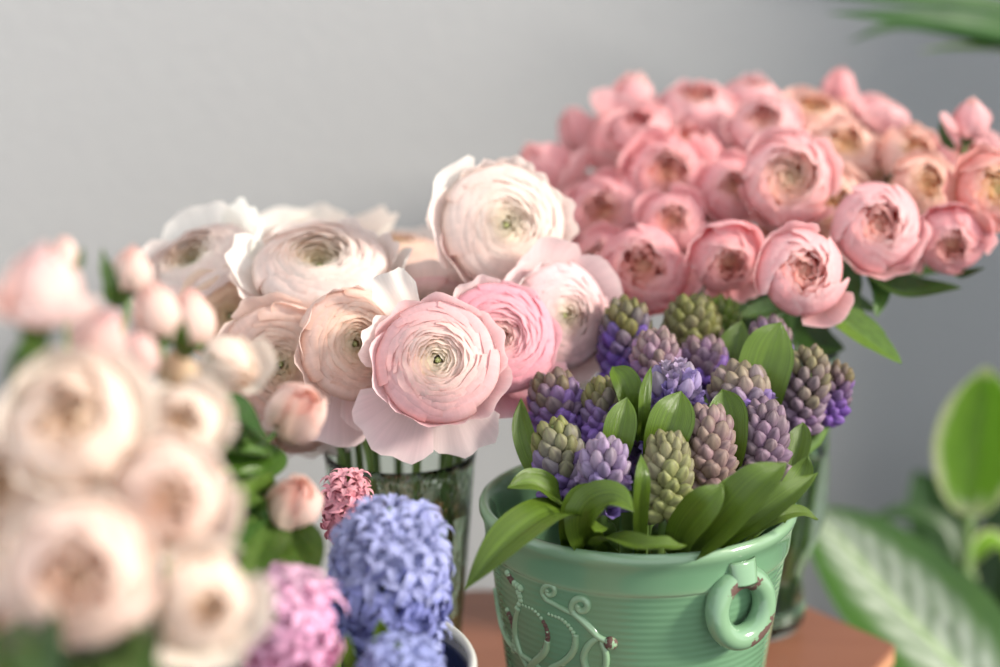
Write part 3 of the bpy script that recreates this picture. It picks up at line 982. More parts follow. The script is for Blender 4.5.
ranunculus(320, 266, 1.08, 62, (0.0, 0.80, 0.60), WHITE, 'wide white ranunculus opened to the ceiling in the middle of the bunch, green heart showing', 16,
           [(175, 1.78, 0, 80, 0.55, '#f6f0ea'), (205, 1.6, -4, 62, 0.62, '#f1dfd9'), (240, 1.5, -6, 58, 0.66, '#f1e0da'), (275, 1.5, -6, 55, 0.72, '#f2e2dc'), (312, 1.55, -5, 60, 0.62), (350, 1.78, 0, 78, 0.5, '#f5eee8'), (15, 1.60, 0, 84, 0.5), (60, 1.45, 0, 84, 0.6), (110, 1.45, 0, 84, 0.6)], zc=0.04, dish=0.32)
ranunculus(505, 226, 1.09, 58, (0.32, 0.14, 0.93), WHITE, 'topmost ranunculus, pale blush and facing outward, closest to the coral roses', 17,
           [(150, 1.72, 0, 72, 0.62, '#f6f0ea'), (185, 1.66, 0, 72, 0.62, '#f1e2de'), (112, 1.45, 0, 84, 0.5), (78, 1.5, 0, 84, 0.35), (8, 1.5, 0, 74, 0.55), (40, 1.4, 0, 84, 0.5), (225, 1.6, 0, 80, 0.66, '#f0d5d2'), (265, 1.5, 0, 86, 0.66, '#f0d0cc'), (310, 1.45, 0, 86, 0.6)], zc=0.10, dish=0.25)
ranunculus(230, 316, 1.09, 38, (0.22, 0.15, 0.95), ('#eadab0', '#ecd6bc', '#edd4c0', '#dfb598'), 'smallest cream ranunculus, half hidden under the wide white one', 18,
           guards(18, 5, 50, 78, 1.6), zc=0.05, dish=0.25)
ranunculus(194, 264, 1.11, 56, (-0.35, 0.72, 0.55), WHITE, 'white ranunculus at the outer edge above the blurred rosebuds, seen from its side', 19,
           [(355, 1.83, 0, 82, 0.5, '#f7f2ec'), (300, 1.60, 0, 76, 0.7, '#f0dedc'), (255, 1.60, 0, 74, 0.7, '#f0dad8'), (210, 1.60, 0, 74, 0.6), (150, 1.60, 0, 74, 0.6), (90, 1.78, 0, 75, 0.7, '#f7f2ec'), (40, 1.78, 0, 80, 0.6, '#f6f0ea')], zc=0.05, dish=0.25)
ranunculus(302, 238, 1.19, 56, (-0.10, 0.90, 0.30), WHITE, 'blurred white ranunculus directly behind the wide open one', 20, guards(20, 7, 45, 78, 1.8, 0.62, '#f4e9df'))
ranunculus(392, 248, 1.19, 52, (0.05, 0.92, 0.25), CREAM, 'blurred peachy ranunculus behind, between the wide open one and the topmost one', 21, guards(21, 7, 45, 78, 1.8, 0.62, '#f2ded4'))
ranunculus(428, 292, 1.12, 46, (-0.05, 0.90, -0.30), BLUSH, 'ranunculus seen from behind, showing one smooth peach-pink petal above the lowest bloom', 22,
           [(270, 1.55, 0, 92, 0.85, '#f2dbd4'), (330, 1.50, 0, 84, 0.7), (210, 1.50, 0, 89, 0.7, '#f1d9d2'), (150, 1.40, 0, 84, 0.6), (90, 1.40, 0, 84, 0.6), (30, 1.40, 0, 84, 0.6)])
ranunculus(562, 276, 1.15, 44, (0.62, 0.62, 0.10), WHITE, 'pale ranunculus in shade behind the sideways one, next to the coral roses', 23, guards(23, 6, 50, 75, 1.75, 0.62, '#efe4da'))
ranunculus(284, 432, 1.07, 40, (-0.10, -0.75, 0.50), WHITE, 'white drooping ranunculus low at the vase rim, behind the blurred rosebuds', 24,
           [(250, 1.78, 0, 20, 0.5, '#f1ece8'), (285, 1.78, 0, 15, 0.5, '#f1ece8'), (320, 1.83, 0, 25, 0.45, '#f0e4e2'), (200, 1.68, 0, 40, 0.5), (20, 1.50, 0, 64, 0.5), (90, 1.50, 0, 69, 0.5), (150, 1.50, 0, 69, 0.5)])

# ================================================================== coral garden roses
C1 = ('#ecd2b4', '#f3b9b2', '#f4b9ba', '#fadad8')
C2 = ('#efb99e', '#f0aeab', '#f2b0b4', '#f8d2d0')
C3 = ('#f1c0ae', '#f3bcb8', '#f5bec0', '#fadcda')
C4 = ('#f2d2a4', '#f6c8a8', '#f5c6b8', '#fae0d2')
CB = ('#f0b0ae', '#f2b4b4', '#f4b6b8', '#f7ccca')
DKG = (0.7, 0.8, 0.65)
CG = 'coral garden roses behind the hyacinths'


def coral(cx, cy, d, r, Nv, cols, label, seed, g=None, openness=0.5, leaves=(), inner=12, heart=0.34):
    g = guards(seed, 4, 80, 100, 1.62, 0.7) if g is None else g
    return flower('rose_flower', 'rose', cx, cy, d, r, Nv, cols, label, 'rose', CG, GLASS2, seed, g, 0.0, 0.0016, leaves, dict(openness=openness, inner=inner, heart=heart))


def coral_bud(cx, cy, d, r, Nv, cols, label, seed, g=(), leaves=()):
    return flower('rose_bud', 'bud', cx, cy, d, r, Nv, cols, label, 'rose', CG, GLASS2, seed, g, 0.0, 0.0014, leaves, {})


coral(802, 272, 1.07, 43, (0.10, 0.05, 0.98), C3, 'lowest coral rose, sharply seen, facing the viewer above a lime green leaf', 31,
      [(305, 1.72, 0, 78, 0.6), (170, 1.55, 0, 92, 0.7), (100, 1.55, 0, 92, 0.6)], 0.55, [
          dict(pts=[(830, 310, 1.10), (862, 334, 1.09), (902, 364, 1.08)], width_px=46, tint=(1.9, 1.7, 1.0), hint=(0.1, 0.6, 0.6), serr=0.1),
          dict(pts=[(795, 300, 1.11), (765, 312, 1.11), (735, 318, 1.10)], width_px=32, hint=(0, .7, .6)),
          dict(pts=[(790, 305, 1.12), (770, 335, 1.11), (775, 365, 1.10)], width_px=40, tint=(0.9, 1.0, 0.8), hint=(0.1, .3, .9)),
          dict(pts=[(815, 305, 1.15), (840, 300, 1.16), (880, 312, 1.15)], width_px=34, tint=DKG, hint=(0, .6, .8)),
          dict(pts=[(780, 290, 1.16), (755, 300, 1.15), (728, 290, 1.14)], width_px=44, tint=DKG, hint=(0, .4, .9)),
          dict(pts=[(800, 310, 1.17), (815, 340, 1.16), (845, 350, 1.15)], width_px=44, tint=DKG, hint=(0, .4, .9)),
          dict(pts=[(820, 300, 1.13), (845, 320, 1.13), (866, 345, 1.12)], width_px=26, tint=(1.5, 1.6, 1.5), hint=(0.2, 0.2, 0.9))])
coral(790, 180, 1.14, 44, (-0.05, 0.10, 0.98), C1, 'coral rose with a wide cup and buff heart, directly above the lowest one', 32, None, 0.80, [], 24, 0.52)
coral(877, 226, 1.11, 42, (0.05, 0.12, 0.97), C3, 'large coral rose to one side of the lowest one, above a dark green leaf', 33,
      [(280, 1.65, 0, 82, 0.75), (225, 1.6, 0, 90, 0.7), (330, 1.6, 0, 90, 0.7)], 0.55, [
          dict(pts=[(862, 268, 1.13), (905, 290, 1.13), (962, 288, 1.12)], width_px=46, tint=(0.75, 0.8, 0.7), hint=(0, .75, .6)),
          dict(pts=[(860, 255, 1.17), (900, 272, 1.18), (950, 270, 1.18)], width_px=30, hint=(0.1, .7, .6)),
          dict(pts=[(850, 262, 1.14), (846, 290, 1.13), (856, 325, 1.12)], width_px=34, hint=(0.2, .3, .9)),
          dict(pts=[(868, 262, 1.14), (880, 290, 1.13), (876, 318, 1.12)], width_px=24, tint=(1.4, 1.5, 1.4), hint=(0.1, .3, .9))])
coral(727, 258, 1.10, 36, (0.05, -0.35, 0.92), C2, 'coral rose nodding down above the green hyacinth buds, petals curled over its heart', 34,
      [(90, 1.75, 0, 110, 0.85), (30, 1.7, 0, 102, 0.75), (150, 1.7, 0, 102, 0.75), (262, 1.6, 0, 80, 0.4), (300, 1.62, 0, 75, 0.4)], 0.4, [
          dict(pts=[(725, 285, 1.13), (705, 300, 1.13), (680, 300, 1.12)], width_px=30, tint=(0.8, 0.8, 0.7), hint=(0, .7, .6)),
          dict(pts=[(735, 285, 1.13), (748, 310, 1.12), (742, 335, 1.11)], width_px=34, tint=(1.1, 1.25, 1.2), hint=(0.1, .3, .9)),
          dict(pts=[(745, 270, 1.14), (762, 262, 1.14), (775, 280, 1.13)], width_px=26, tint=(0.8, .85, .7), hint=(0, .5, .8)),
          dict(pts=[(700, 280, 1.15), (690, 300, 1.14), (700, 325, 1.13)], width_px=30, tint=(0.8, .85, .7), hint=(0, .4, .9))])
coral(643, 268, 1.12, 43, (-0.10, 0.10, 0.97), C2, 'coral rose lowest over the purple hyacinths, next to the pale ranunculus', 35,
      [(350, 1.7, 0, 72, 0.5), (300, 1.6, 0, 90, 0.75), (200, 1.6, 0, 92, 0.75)], 0.6, [
          dict(pts=[(655, 290, 1.15), (685, 290, 1.15), (715, 300, 1.14)], width_px=26, hint=(0, .7, .6))])
coral(668, 176, 1.20, 40, (-0.05, 0.25, 0.95), C2, 'coral rose in the middle of the bunch, cup tipped up, above the nodding one', 36, None, 0.65)
coral(732, 190, 1.17, 34, (0.12, 0.20, 0.95), C2, 'narrow coral rose squeezed beside the wide cup with the buff heart', 37, None, 0.35)
coral(673, 222, 1.15, 32, (-0.05, 0.20, 0.95), C2, 'small coral rose resting right above the one over the purple hyacinths', 38, None, 0.45)
coral(606, 214, 1.20, 38, (-0.25, 0.15, 0.92), C2, 'shaded coral rose on the wall side, orange heart showing, above the pale ranunculus', 39, None, 0.6)
coral(605, 262, 1.16, 32, (-0.40, 0.05, 0.9), C2, 'half hidden coral rose tucked behind the one over the purple hyacinths', 40, None, 0.5)
coral_bud(550, 174, 1.25, 42, (-0.55, 0.65, 0.35), CB, 'outermost shaded coral rose, blurred, closest to the topmost ranunculus', 41, [(200, 1.6, 0, 92, 0.7), (320, 1.6, 0, 95, 0.7)])
coral_bud(612, 146, 1.24, 40, (-0.05, 0.85, 0.40), CB, 'blurred coral rose below the tall sunlit one, facing up', 42, [(250, 1.6, 0, 92, 0.8), (20, 1.6, 0, 95, 0.7)])
coral_bud(630, 108, 1.27, 40, (0.25, 0.95, 0.15), C3, 'tall sunlit coral rose at the top, its white-lit petal standing up', 43,
      [(330, 1.65, 0, 94, 0.7, '#fae3da'), (240, 1.6, 0, 94, 0.8)])  # sunlit white of the standing petal is put into its colour
coral_bud(580, 136, 1.29, 34, (-0.4, 0.85, 0.2), CB, 'blurred coral rose behind the tall sunlit one on the dim wall side', 44)
coral(698, 108, 1.27, 38, (0.0, 0.75, 0.55), C3, 'blurred coral rose at the top beside the tall sunlit one, cup seen from its rim', 45, None, 0.6)
coral(690, 148, 1.23, 32, (0.0, 0.80, 0.55), C2, 'blurred coral rose with a shallow upturned cup above the middle of the bunch', 46, None, 0.7)
coral(752, 96, 1.28, 30, (0.10, 0.90, 0.35), C3, 'blurred coral rose on the top edge with one petal sticking up', 47, [(80, 1.9, 0, 92, 0.45), (300, 1.8, 0, 85, 0.7), (200, 1.8, 0, 85, 0.7)], 0.45)
coral(765, 128, 1.23, 34, (-0.15, 0.55, 0.75), C3, 'blurred coral rose behind the wide cup with the buff heart', 48, None, 0.55)
coral(812, 118, 1.25, 34, (0.05, 0.70, 0.60), C4, 'blurred peach-lit coral rose under the rounded top bud', 49, None, 0.5)
coral_bud(838, 92, 1.29, 27, (0.20, 0.90, 0.25), CB, 'rounded coral rosebud standing out at the very top of the bunch', 50)
coral(880, 116, 1.27, 34, (0.40, 0.80, 0.25), C3, 'blurred coral rose on the upper outer edge, seen from its side', 51, None, 0.3)
coral(845, 150, 1.20, 32, (0.05, 0.45, 0.85), C4, 'peach coral rose deep between the wide cup and the upper edge', 52, None, 0.6)
coral(832, 205, 1.17, 34, (0.15, 0.0, 0.95), C4, 'peach-orange coral rose wedged between the wide cup and the large one', 53, None, 0.6)
coral(910, 158, 1.20, 32, (0.30, 0.45, 0.80), C4, 'peach coral rose above the large one, heart partly open', 54, None, 0.6)
coral(922, 186, 1.17, 32, (0.30, 0.15, 0.90), C4, 'crumpled peach coral rose just beside the large one, heart brownish', 55, None, 0.7)
coral(798, 222, 1.19, 36, (0.05, -0.10, 0.95), C4, 'shaded orange coral rose mostly hidden under the wide cup', 56, None, 0.5)
coral_bud(970, 122, 1.17, 27, (0.10, 0.90, 0.30), C3, 'topmost rose of the separate coral cluster by the palm leaves', 57, [(60, 1.7, 0, 95, 0.5), (200, 1.6, 0, 95, 0.6)], [
    dict(pts=[(955, 150, 1.18), (944, 138, 1.18), (940, 120, 1.18)], width_px=12, hint=(0, .2, .9))])
coral(965, 160, 1.15, 30, (-0.05, 0.45, 0.85), C3, 'coral rose right under the top one of the separate cluster', 58, None, 0.4)
coral(996, 190, 1.12, 40, (0.10, 0.10, 0.98), ('#efdba0', '#efc09c', '#eeaaa2', '#f7d2c8'), 'large coral rose with a creamy yellow heart, cut by the picture edge', 59,
      [(185, 1.8, 0, 80, 0.5), (225, 1.75, 0, 84, 0.5), (130, 1.6, 0, 90, 0.6)], 0.8)
coral(950, 241, 1.12, 34, (-0.05, -0.35, 0.88), C2, 'coral rose hanging lowest below the creamy-hearted one, tipped down', 60,
      [(150, 1.7, 0, 90, 0.7), (200, 1.7, 0, 84, 0.6), (20, 1.7, 0, 90, 0.7), (90, 1.7, 0, 95, 0.7)], 0.4, [
          dict(pts=[(955, 262, 1.14), (962, 275, 1.14), (985, 268, 1.13)], width_px=18, hint=(0, .6, .7))])
coral(708, 228, 1.20, 30, (0.0, 0.05, 0.95), C2, 'coral rose in deep shade between the nodding one and the small one', 61, None, 0.4)
coral(640, 130, 1.22, 30, (-0.1, 0.6, 0.6), CB, 'shaded coral rose between the tall sunlit one and the middle of the bunch', 62, None, 0.4)
coral(726, 138, 1.25, 30, (0.1, 0.7, 0.6), C3, 'blurred coral rose between the two upturned cups near the top edge', 63, None, 0.5)
coral(870, 172, 1.17, 30, (0.1, 0.4, 0.85), C4, 'peach coral rose directly over the large one, almost covered by it', 64, None, 0.6)
coral(580, 214, 1.24, 32, (-0.5, 0.3, 0.75), CB, 'dim coral rose low on the wall side, behind the orange-hearted shaded one', 65, None, 0.4)

# ================================================================== blurred cream roses, nearest to the viewer
F1 = ('#e8ccb2', '#f0dac9', '#f3dfd2', '#f2d3c8')
F2 = ('#ead0b0', '#f1dfcc', '#f4e4d6', '#f2d9cc')
FP = ('#f0b8bc', '#f3cbc8', '#f6d8d0', '#f7ddd6')
FB = ('#efc2ba', '#f4d2c8', '#f7ddd2', '#f3c6b8')
FG = 'blurred cream roses in the near vase'


def cream(cx, cy, d, r, Nv, cols, label, seed, g=None, openness=0.7, leaves=(), inner=12, heart=0.26):
    g = guards(seed, 5, 75, 98, 1.62, 0.7) if g is None else g
    return flower('rose_flower', 'rose', cx, cy, d, r, Nv, cols, label, 'rose', FG, GLASS3, seed, g, 0.0, 0.0015, leaves, dict(openness=openness, inner=inner, heart=heart))


def cream_bud(cx, cy, d, r, Nv, cols, label, seed, g=(), leaves=(), wide=0.55):
    return flower('rose_bud', 'bud', cx, cy, d, r, Nv, cols, label, 'rose', FG, GLASS3, seed, g, 0.0, 0.0013, leaves, dict(wide=wide))


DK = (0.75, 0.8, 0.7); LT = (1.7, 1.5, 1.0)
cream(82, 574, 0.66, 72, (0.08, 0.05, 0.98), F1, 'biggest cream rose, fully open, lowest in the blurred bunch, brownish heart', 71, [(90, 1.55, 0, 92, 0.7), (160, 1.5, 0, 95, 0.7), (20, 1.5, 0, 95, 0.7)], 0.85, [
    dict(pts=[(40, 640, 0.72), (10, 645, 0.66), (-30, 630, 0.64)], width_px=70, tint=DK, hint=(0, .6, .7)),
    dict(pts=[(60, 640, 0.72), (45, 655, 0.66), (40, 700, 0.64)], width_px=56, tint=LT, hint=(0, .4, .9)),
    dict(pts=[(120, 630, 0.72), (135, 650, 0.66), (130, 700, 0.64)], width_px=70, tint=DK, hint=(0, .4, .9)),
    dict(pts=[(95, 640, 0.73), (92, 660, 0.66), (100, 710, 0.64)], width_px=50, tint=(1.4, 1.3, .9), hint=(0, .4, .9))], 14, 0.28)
cream(75, 424, 0.69, 62, (0.05, 0.35, 0.93), F2, 'cream rose tipped up, directly above the biggest one', 72, None, 0.8)
cream(170, 497, 0.69, 52, (0.25, 0.10, 0.96), F1, 'round cream rose with a pinkish heart, beside the biggest one', 73, None, 0.7)
cream(203, 602, 0.68, 48, (0.45, -0.10, 0.88), F2, 'ivory rose turned sideways next to the bright pink hyacinth', 74,
      [(280, 1.8, 0, 78, 0.7), (220, 1.8, 0, 80, 0.7), (340, 1.8, 0, 80, 0.7), (90, 1.8, 0, 85, 0.7)], 0.35)
cream(10, 486, 0.66, 62, (-0.25, 0.15, 0.95), F2, 'cream rose cut by the picture edge beside the biggest one', 75, None, 0.7)
cream(183, 424, 0.74, 38, (0.15, 0.30, 0.94), F2, 'small pale rose between the round one and the dark shiny leaf', 76, None, 0.5)
cream_bud(42, 292, 0.69, 54, (0.10, 0.90, 0.35), FP, 'pink-white half open rose standing highest at the picture edge', 77, [(300, 1.6, 0, 90, 0.8), (200, 1.6, 0, 92, 0.8)], wide=0.62)
cream_bud(98, 340, 0.72, 42, (0.45, 0.70, 0.45), FP, 'rosier half open rose under the highest one', 78, [(280, 1.55, 0, 92, 0.8)], [
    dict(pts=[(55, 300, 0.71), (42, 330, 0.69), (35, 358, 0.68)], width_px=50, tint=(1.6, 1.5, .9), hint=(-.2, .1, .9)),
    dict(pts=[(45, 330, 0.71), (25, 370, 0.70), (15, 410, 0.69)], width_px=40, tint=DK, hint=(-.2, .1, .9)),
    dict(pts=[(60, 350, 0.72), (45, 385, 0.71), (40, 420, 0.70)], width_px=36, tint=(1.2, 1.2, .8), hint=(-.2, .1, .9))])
cream_bud(228, 364, 0.82, 42, (0.62, -0.35, 0.55), F2, 'long pale half open rose just above the dark shiny leaf', 79, [(330, 1.6, 0, 92, 0.7)])
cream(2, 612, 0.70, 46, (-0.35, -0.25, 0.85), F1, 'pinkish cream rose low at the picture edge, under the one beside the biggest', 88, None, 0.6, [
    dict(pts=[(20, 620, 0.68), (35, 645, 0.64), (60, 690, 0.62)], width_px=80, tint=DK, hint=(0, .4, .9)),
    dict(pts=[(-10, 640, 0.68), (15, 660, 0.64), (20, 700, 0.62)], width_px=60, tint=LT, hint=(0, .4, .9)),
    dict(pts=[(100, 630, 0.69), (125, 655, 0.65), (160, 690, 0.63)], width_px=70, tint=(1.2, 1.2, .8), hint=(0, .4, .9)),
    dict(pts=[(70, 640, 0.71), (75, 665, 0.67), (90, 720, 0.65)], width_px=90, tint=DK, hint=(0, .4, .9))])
cream_bud(131, 273, 0.80, 30, (0.15, 0.85, 0.30), FB, 'pointed pinkish rosebud with a green calyx, in front of the white ranunculus', 80, (), [
    dict(pts=[(122, 300, 0.80), (108, 275, 0.79), (102, 248, 0.79)], width_px=16, tint=(1.2, 1.2, .8), hint=(0, .2, .9)),
    dict(pts=[(125, 305, 0.79), (112, 290, 0.78), (112, 262, 0.78)], width_px=22, tint=(0.9, 0.9, .6), hint=(0, .2, .9))])
cream_bud(65, 254, 0.76, 19, (0.0, 0.95, 0.10), FB, 'tiny rosebud peeping over the highest pink-white rose', 81, (), [
    dict(pts=[(62, 275, 0.76), (52, 258, 0.76), (50, 240, 0.76)], width_px=10, tint=(1.3, 1.3, .9), hint=(0, .2, .9)),
    dict(pts=[(70, 275, 0.76), (80, 262, 0.76), (82, 246, 0.76)], width_px=10, tint=(1.3, 1.3, .9), hint=(0, .2, .9))])
cream_bud(156, 314, 0.78, 36, (-0.10, 0.85, 0.30), FB, 'dusky pink rosebud below the pointed one', 82)
cream_bud(189, 322, 0.77, 38, (0.10, 0.90, 0.20), FB, 'dusky pink rosebud with a lit green calyx, beside the pale ranunculus', 83, (), [
    dict(pts=[(186, 360, 0.77), (182, 340, 0.755), (184, 318, 0.75)], width_px=22, tint=(1.5, 1.4, .9), hint=(0, .1, .9))])
cream_bud(140, 356, 0.76, 30, (-0.10, 0.70, 0.50), FP, 'soft pink rosebud in the middle of the blurred bunch', 84)
cream_bud(178, 372, 0.75, 30, (0.10, 0.80, 0.40), ('#cdb88a', '#d6be98', '#dcc2a2', '#d8b09a'), 'greenish closed rosebud over the small pale rose', 85)
cream_bud(297, 412, 0.88, 45, (0.35, 0.30, 0.70), FB, 'pale pink rosebud beside the dark shiny leaf, in front of the peach-cream ranunculus', 86, (), [
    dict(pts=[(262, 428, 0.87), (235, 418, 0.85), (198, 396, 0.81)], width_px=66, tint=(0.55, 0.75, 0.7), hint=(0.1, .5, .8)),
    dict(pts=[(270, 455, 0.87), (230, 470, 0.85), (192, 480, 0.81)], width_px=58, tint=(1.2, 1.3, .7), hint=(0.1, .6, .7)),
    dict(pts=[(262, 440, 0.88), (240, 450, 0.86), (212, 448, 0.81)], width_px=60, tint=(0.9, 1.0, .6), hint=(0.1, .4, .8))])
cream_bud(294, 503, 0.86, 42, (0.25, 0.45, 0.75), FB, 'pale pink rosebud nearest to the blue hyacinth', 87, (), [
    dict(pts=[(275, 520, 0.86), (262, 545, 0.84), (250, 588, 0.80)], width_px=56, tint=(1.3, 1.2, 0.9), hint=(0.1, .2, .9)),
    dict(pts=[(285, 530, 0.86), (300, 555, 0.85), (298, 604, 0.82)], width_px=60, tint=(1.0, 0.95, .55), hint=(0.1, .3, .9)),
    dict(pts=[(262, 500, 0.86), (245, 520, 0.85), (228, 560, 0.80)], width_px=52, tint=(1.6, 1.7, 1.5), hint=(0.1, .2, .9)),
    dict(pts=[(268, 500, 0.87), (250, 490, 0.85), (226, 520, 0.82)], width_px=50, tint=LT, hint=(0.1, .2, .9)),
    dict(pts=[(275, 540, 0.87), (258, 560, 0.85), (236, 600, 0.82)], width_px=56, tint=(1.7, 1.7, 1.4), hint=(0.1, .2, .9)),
    dict(pts=[(282, 450, 0.89), (255, 470, 0.87), (225, 505, 0.85)], width_px=46, tint=(1.1, 1.2, .7), hint=(0.1, .3, .9))])

# ================================================================== budding hyacinths in the green pot
PG = 'budding hyacinths in the green pot'


def S(*pts, w=36, **kw):
    return dict(pts=list(pts), w=w, **kw)


def potted(*a, **k): return hyacinth(*a, **k)


hyacinth(561, 461, 0.985, 60, 96, (-0.24, 0.95, 0.15), '#a0a262', '#8f70c2', 'olive green budding hyacinth leaning out over the pot rim above a drooping leaf', PG, POT, 101, 62, tip=0.55, mid=0.5, leaves=[
    S((606, 548, 0.985), (562, 512, 0.95), (515, 535, 0.925), (464, 590, 0.915), w=52, hint=(-.2, .75, .65), hint2=(-.5, .4, .75), cup=0.25),
    S((575, 530, 0.985), (562, 503, 0.965), (535, 484, 0.955), (507, 488, 0.95), w=40, hint=(-.1, .75, .6), cup=0.3)])
hyacinth(604, 474, 0.965, 58, 84, (0.05, 0.97, 0.25), '#bfa6c8', '#a48cd6', 'violet hyacinth just opening between the olive one and the green one', PG, POT, 102, 44, ('opening', 'closed'), tip=0.25, mid=0.5, leaves=[
    S((592, 556, 0.978), (584, 532, 0.955), (592, 509, 0.938), (614, 500, 0.93), (634, 512, 0.925), w=46, hint=(.0, .25, .95), hint2=(.35, .75, .6), cup=0.35),
    S((572, 552, 0.98), (574, 524, 0.96), (585, 500, 0.95), (612, 498, 0.95), w=34, hint=(.1, .3, .9), cup=0.5),
    S((640, 556, 0.975), (640, 514, 0.95), (642, 480, 0.94), (641, 454, 0.945), w=17, hint=(.1, .1, .98), cup=0.3)])
hyacinth(667, 474, 0.968, 56, 96, (0.02, 0.98, 0.12), '#a8a27c', '#abb06e', 'pale green budding hyacinth front and centre, right behind a thin upright leaf', PG, POT, 103, 62, tip=0.5, mid=0.62, leaves=[
    S((590, 552, 0.972), (606, 538, 0.94), (640, 545, 0.918), (668, 546, 0.915), (686, 546, 0.92), w=24, hint=(.0, .8, .5), cup=0.4, ripple=0.15),
    S((676, 558, 0.976), (684, 532, 0.95), (705, 505, 0.93), (724, 484, 0.93), w=40, hint=(-.3, .25, .9), cup=0.3)])
hyacinth(708, 447, 0.985, 60, 92, (0.0, 0.98, 0.15), '#b8929a', '#a38a7a', 'pinkish brown budding hyacinth beside the pale green one, plump closed florets', PG, POT, 104, 62, tip=0.4, mid=0.45, leaves=[
    S((712, 552, 0.978), (722, 515, 0.948), (730, 492, 0.945), (733, 474, 0.945), w=34, hint=(-.1, .2, .95), cup=0.4),
    S((690, 558, 0.976), (716, 532, 0.94), (755, 488, 0.925), (787, 463, 0.93), w=48, hint=(-.35, .45, .8), cup=0.4),
    S((725, 470, 1.0), (728, 440, 0.992), (727, 410, 0.995), (722, 389, 1.0), w=40, hint=(-.1, .1, .98), cup=0.45)])
hyacinth(763, 438, 1.0, 56, 84, (0.04, 0.98, 0.1), '#a4849e', '#98808e', 'mauve-brown budding hyacinth on the handle side, long closed florets', PG, POT, 105, 58, tip=0.25, mid=0.5, leaves=[
    S((705, 556, 0.978), (742, 532, 0.95), (785, 500, 0.945), (818, 473, 0.955), w=32, hint=(-.3, .6, .7), cup=0.5),
    S((745, 545, 0.978), (775, 520, 0.96), (800, 512, 0.965), (818, 520, 0.97), w=18, hint=(0, .7, .6), cup=0.3),
    S((785, 500, 1.0), (792, 470, 1.005), (800, 440, 1.01), (803, 422, 1.015), w=26, hint=(-.3, .1, .95), cup=0.4),
    S((778, 520, 0.985), (790, 492, 0.985), (803, 472, 0.99), (808, 455, 0.99), w=24, hint=(-.2, .3, .9), cup=0.4)])
hyacinth(674, 404, 1.0, 64, 96, (0.03, 0.97, 0.2), '#c6b2cc', '#a692dc', 'lightest lavender hyacinth, florets opening, above the pale green one', PG, POT, 106, 72, ('opening', 'mixed'), tip=0.3, mid=0.75, leaves=[
    S((660, 470, 0.99), (666, 440, 0.978), (674, 415, 0.978), (681, 391, 0.985), w=46, hint=(-.1, .15, .95), cup=0.35),
    S((640, 440, 0.995), (643, 415, 0.985), (645, 390, 0.985), (651, 366, 0.99), w=13, hint=(.2, .1, .95), cup=0.5)])
hyacinth(740, 396, 1.015, 70, 64, (-0.25, 0.92, 0.25), '#b79f92', '#a284d0', 'lilac hyacinth with tan closed tips behind the pinkish brown one', PG, POT, 107, 52, ('mixed', 'closed'), tip=0.4, mid=0.5)
hyacinth(606, 408, 1.015, 52, 68, (0.0, 0.98, 0.1), '#918a58', '#9a74ca', 'violet hyacinth with a green tip behind the one just opening', PG, POT, 108, 52, ('closed', 'closed'), tip=0.5, mid=0.55, leaves=[
    S((610, 470, 0.99), (617, 445, 0.98), (622, 420, 0.98), (627, 397, 0.985), w=33, hint=(-.1, .1, .98), cup=0.4),
    S((632, 440, 1.01), (630, 405, 1.0), (622, 380, 1.0), (612, 367, 1.005), w=30, hint=(.3, .1, .95), cup=0.6)])
hyacinth(556, 402, 1.025, 60, 66, (-0.2, 0.95, 0.1), '#8f7466', '#9672c4', 'brown and purple hyacinth under the drooping ranunculus petals', PG, POT, 109, 54, tip=0.3, mid=0.6, leaves=[
    S((560, 500, 1.0), (536, 465, 1.0), (524, 430, 1.005), (521, 398, 1.01), w=24, hint=(-.3, .1, .95), cup=0.5)])
hyacinth(805, 388, 1.045, 54, 98, (0.16, 0.98, 0.0), '#9f9072', '#a184a0', 'large tan and purple budding hyacinth leaning out on the handle side', PG, POT, 110, 58, tip=0.35, mid=0.5, bl=0.92)
hyacinth(834, 392, 1.06, 40, 68, (0.30, 0.94, 0.0), '#8a7355', '#8c5cc0', 'narrow purple hyacinth standing farthest out over the pot rim', PG, POT, 111, 46, tip=0.3, mid=0.6)
hyacinth(656, 360, 1.04, 54, 66, (-0.05, 0.98, 0.1), '#b48f9c', '#a674bc', 'rosy mauve budding hyacinth behind the lightest lavender one', PG, POT, 112, 52, tip=0.35, mid=0.5)
hyacinth(692, 326, 1.075, 62, 62, (0.0, 0.98, 0.1), '#858544', '#7f7850', 'blurred olive green hyacinth under the nodding coral rose', PG, POT, 113, 52, tip=0.5, mid=0.4)
hyacinth(703, 362, 1.055, 54, 52, (0.0, 0.98, 0.1), '#a27d8c', '#8a66c4', 'blurred mauve hyacinth in front of the olive green blurred one', PG, POT, 114, 44, tip=0.3, mid=0.55)
hyacinth(626, 338, 1.07, 58, 88, (0.0, 0.98, 0.1), '#827a42', '#7a56c0', 'deep violet hyacinth with an olive top beside the sideways ranunculus', PG, POT, 115, 58, tip=0.4, mid=0.62)
hyacinth(722, 322, 1.095, 40, 56, (0.05, 0.98, 0.1), '#7f9e34', '#75923a', 'bright green unripe hyacinth, blurred, under the coral roses', PG, POT, 116, 46, tip=0.6, mid=0.4, leaves=[
    S((720, 400, 1.07), (728, 370, 1.06), (735, 345, 1.06), (742, 320, 1.065), w=34, hint=(-.2, .1, .95), cup=0.4, tint=(.8, .8, .8))])
hyacinth(645, 438, 1.03, 44, 80, (0.0, 0.98, 0.1), '#a08494', '#9478c0', 'purple hyacinth mostly hidden between the lightest lavender one and the thin upright leaf', PG, POT, 118, 44, tip=0.3, mid=0.7)
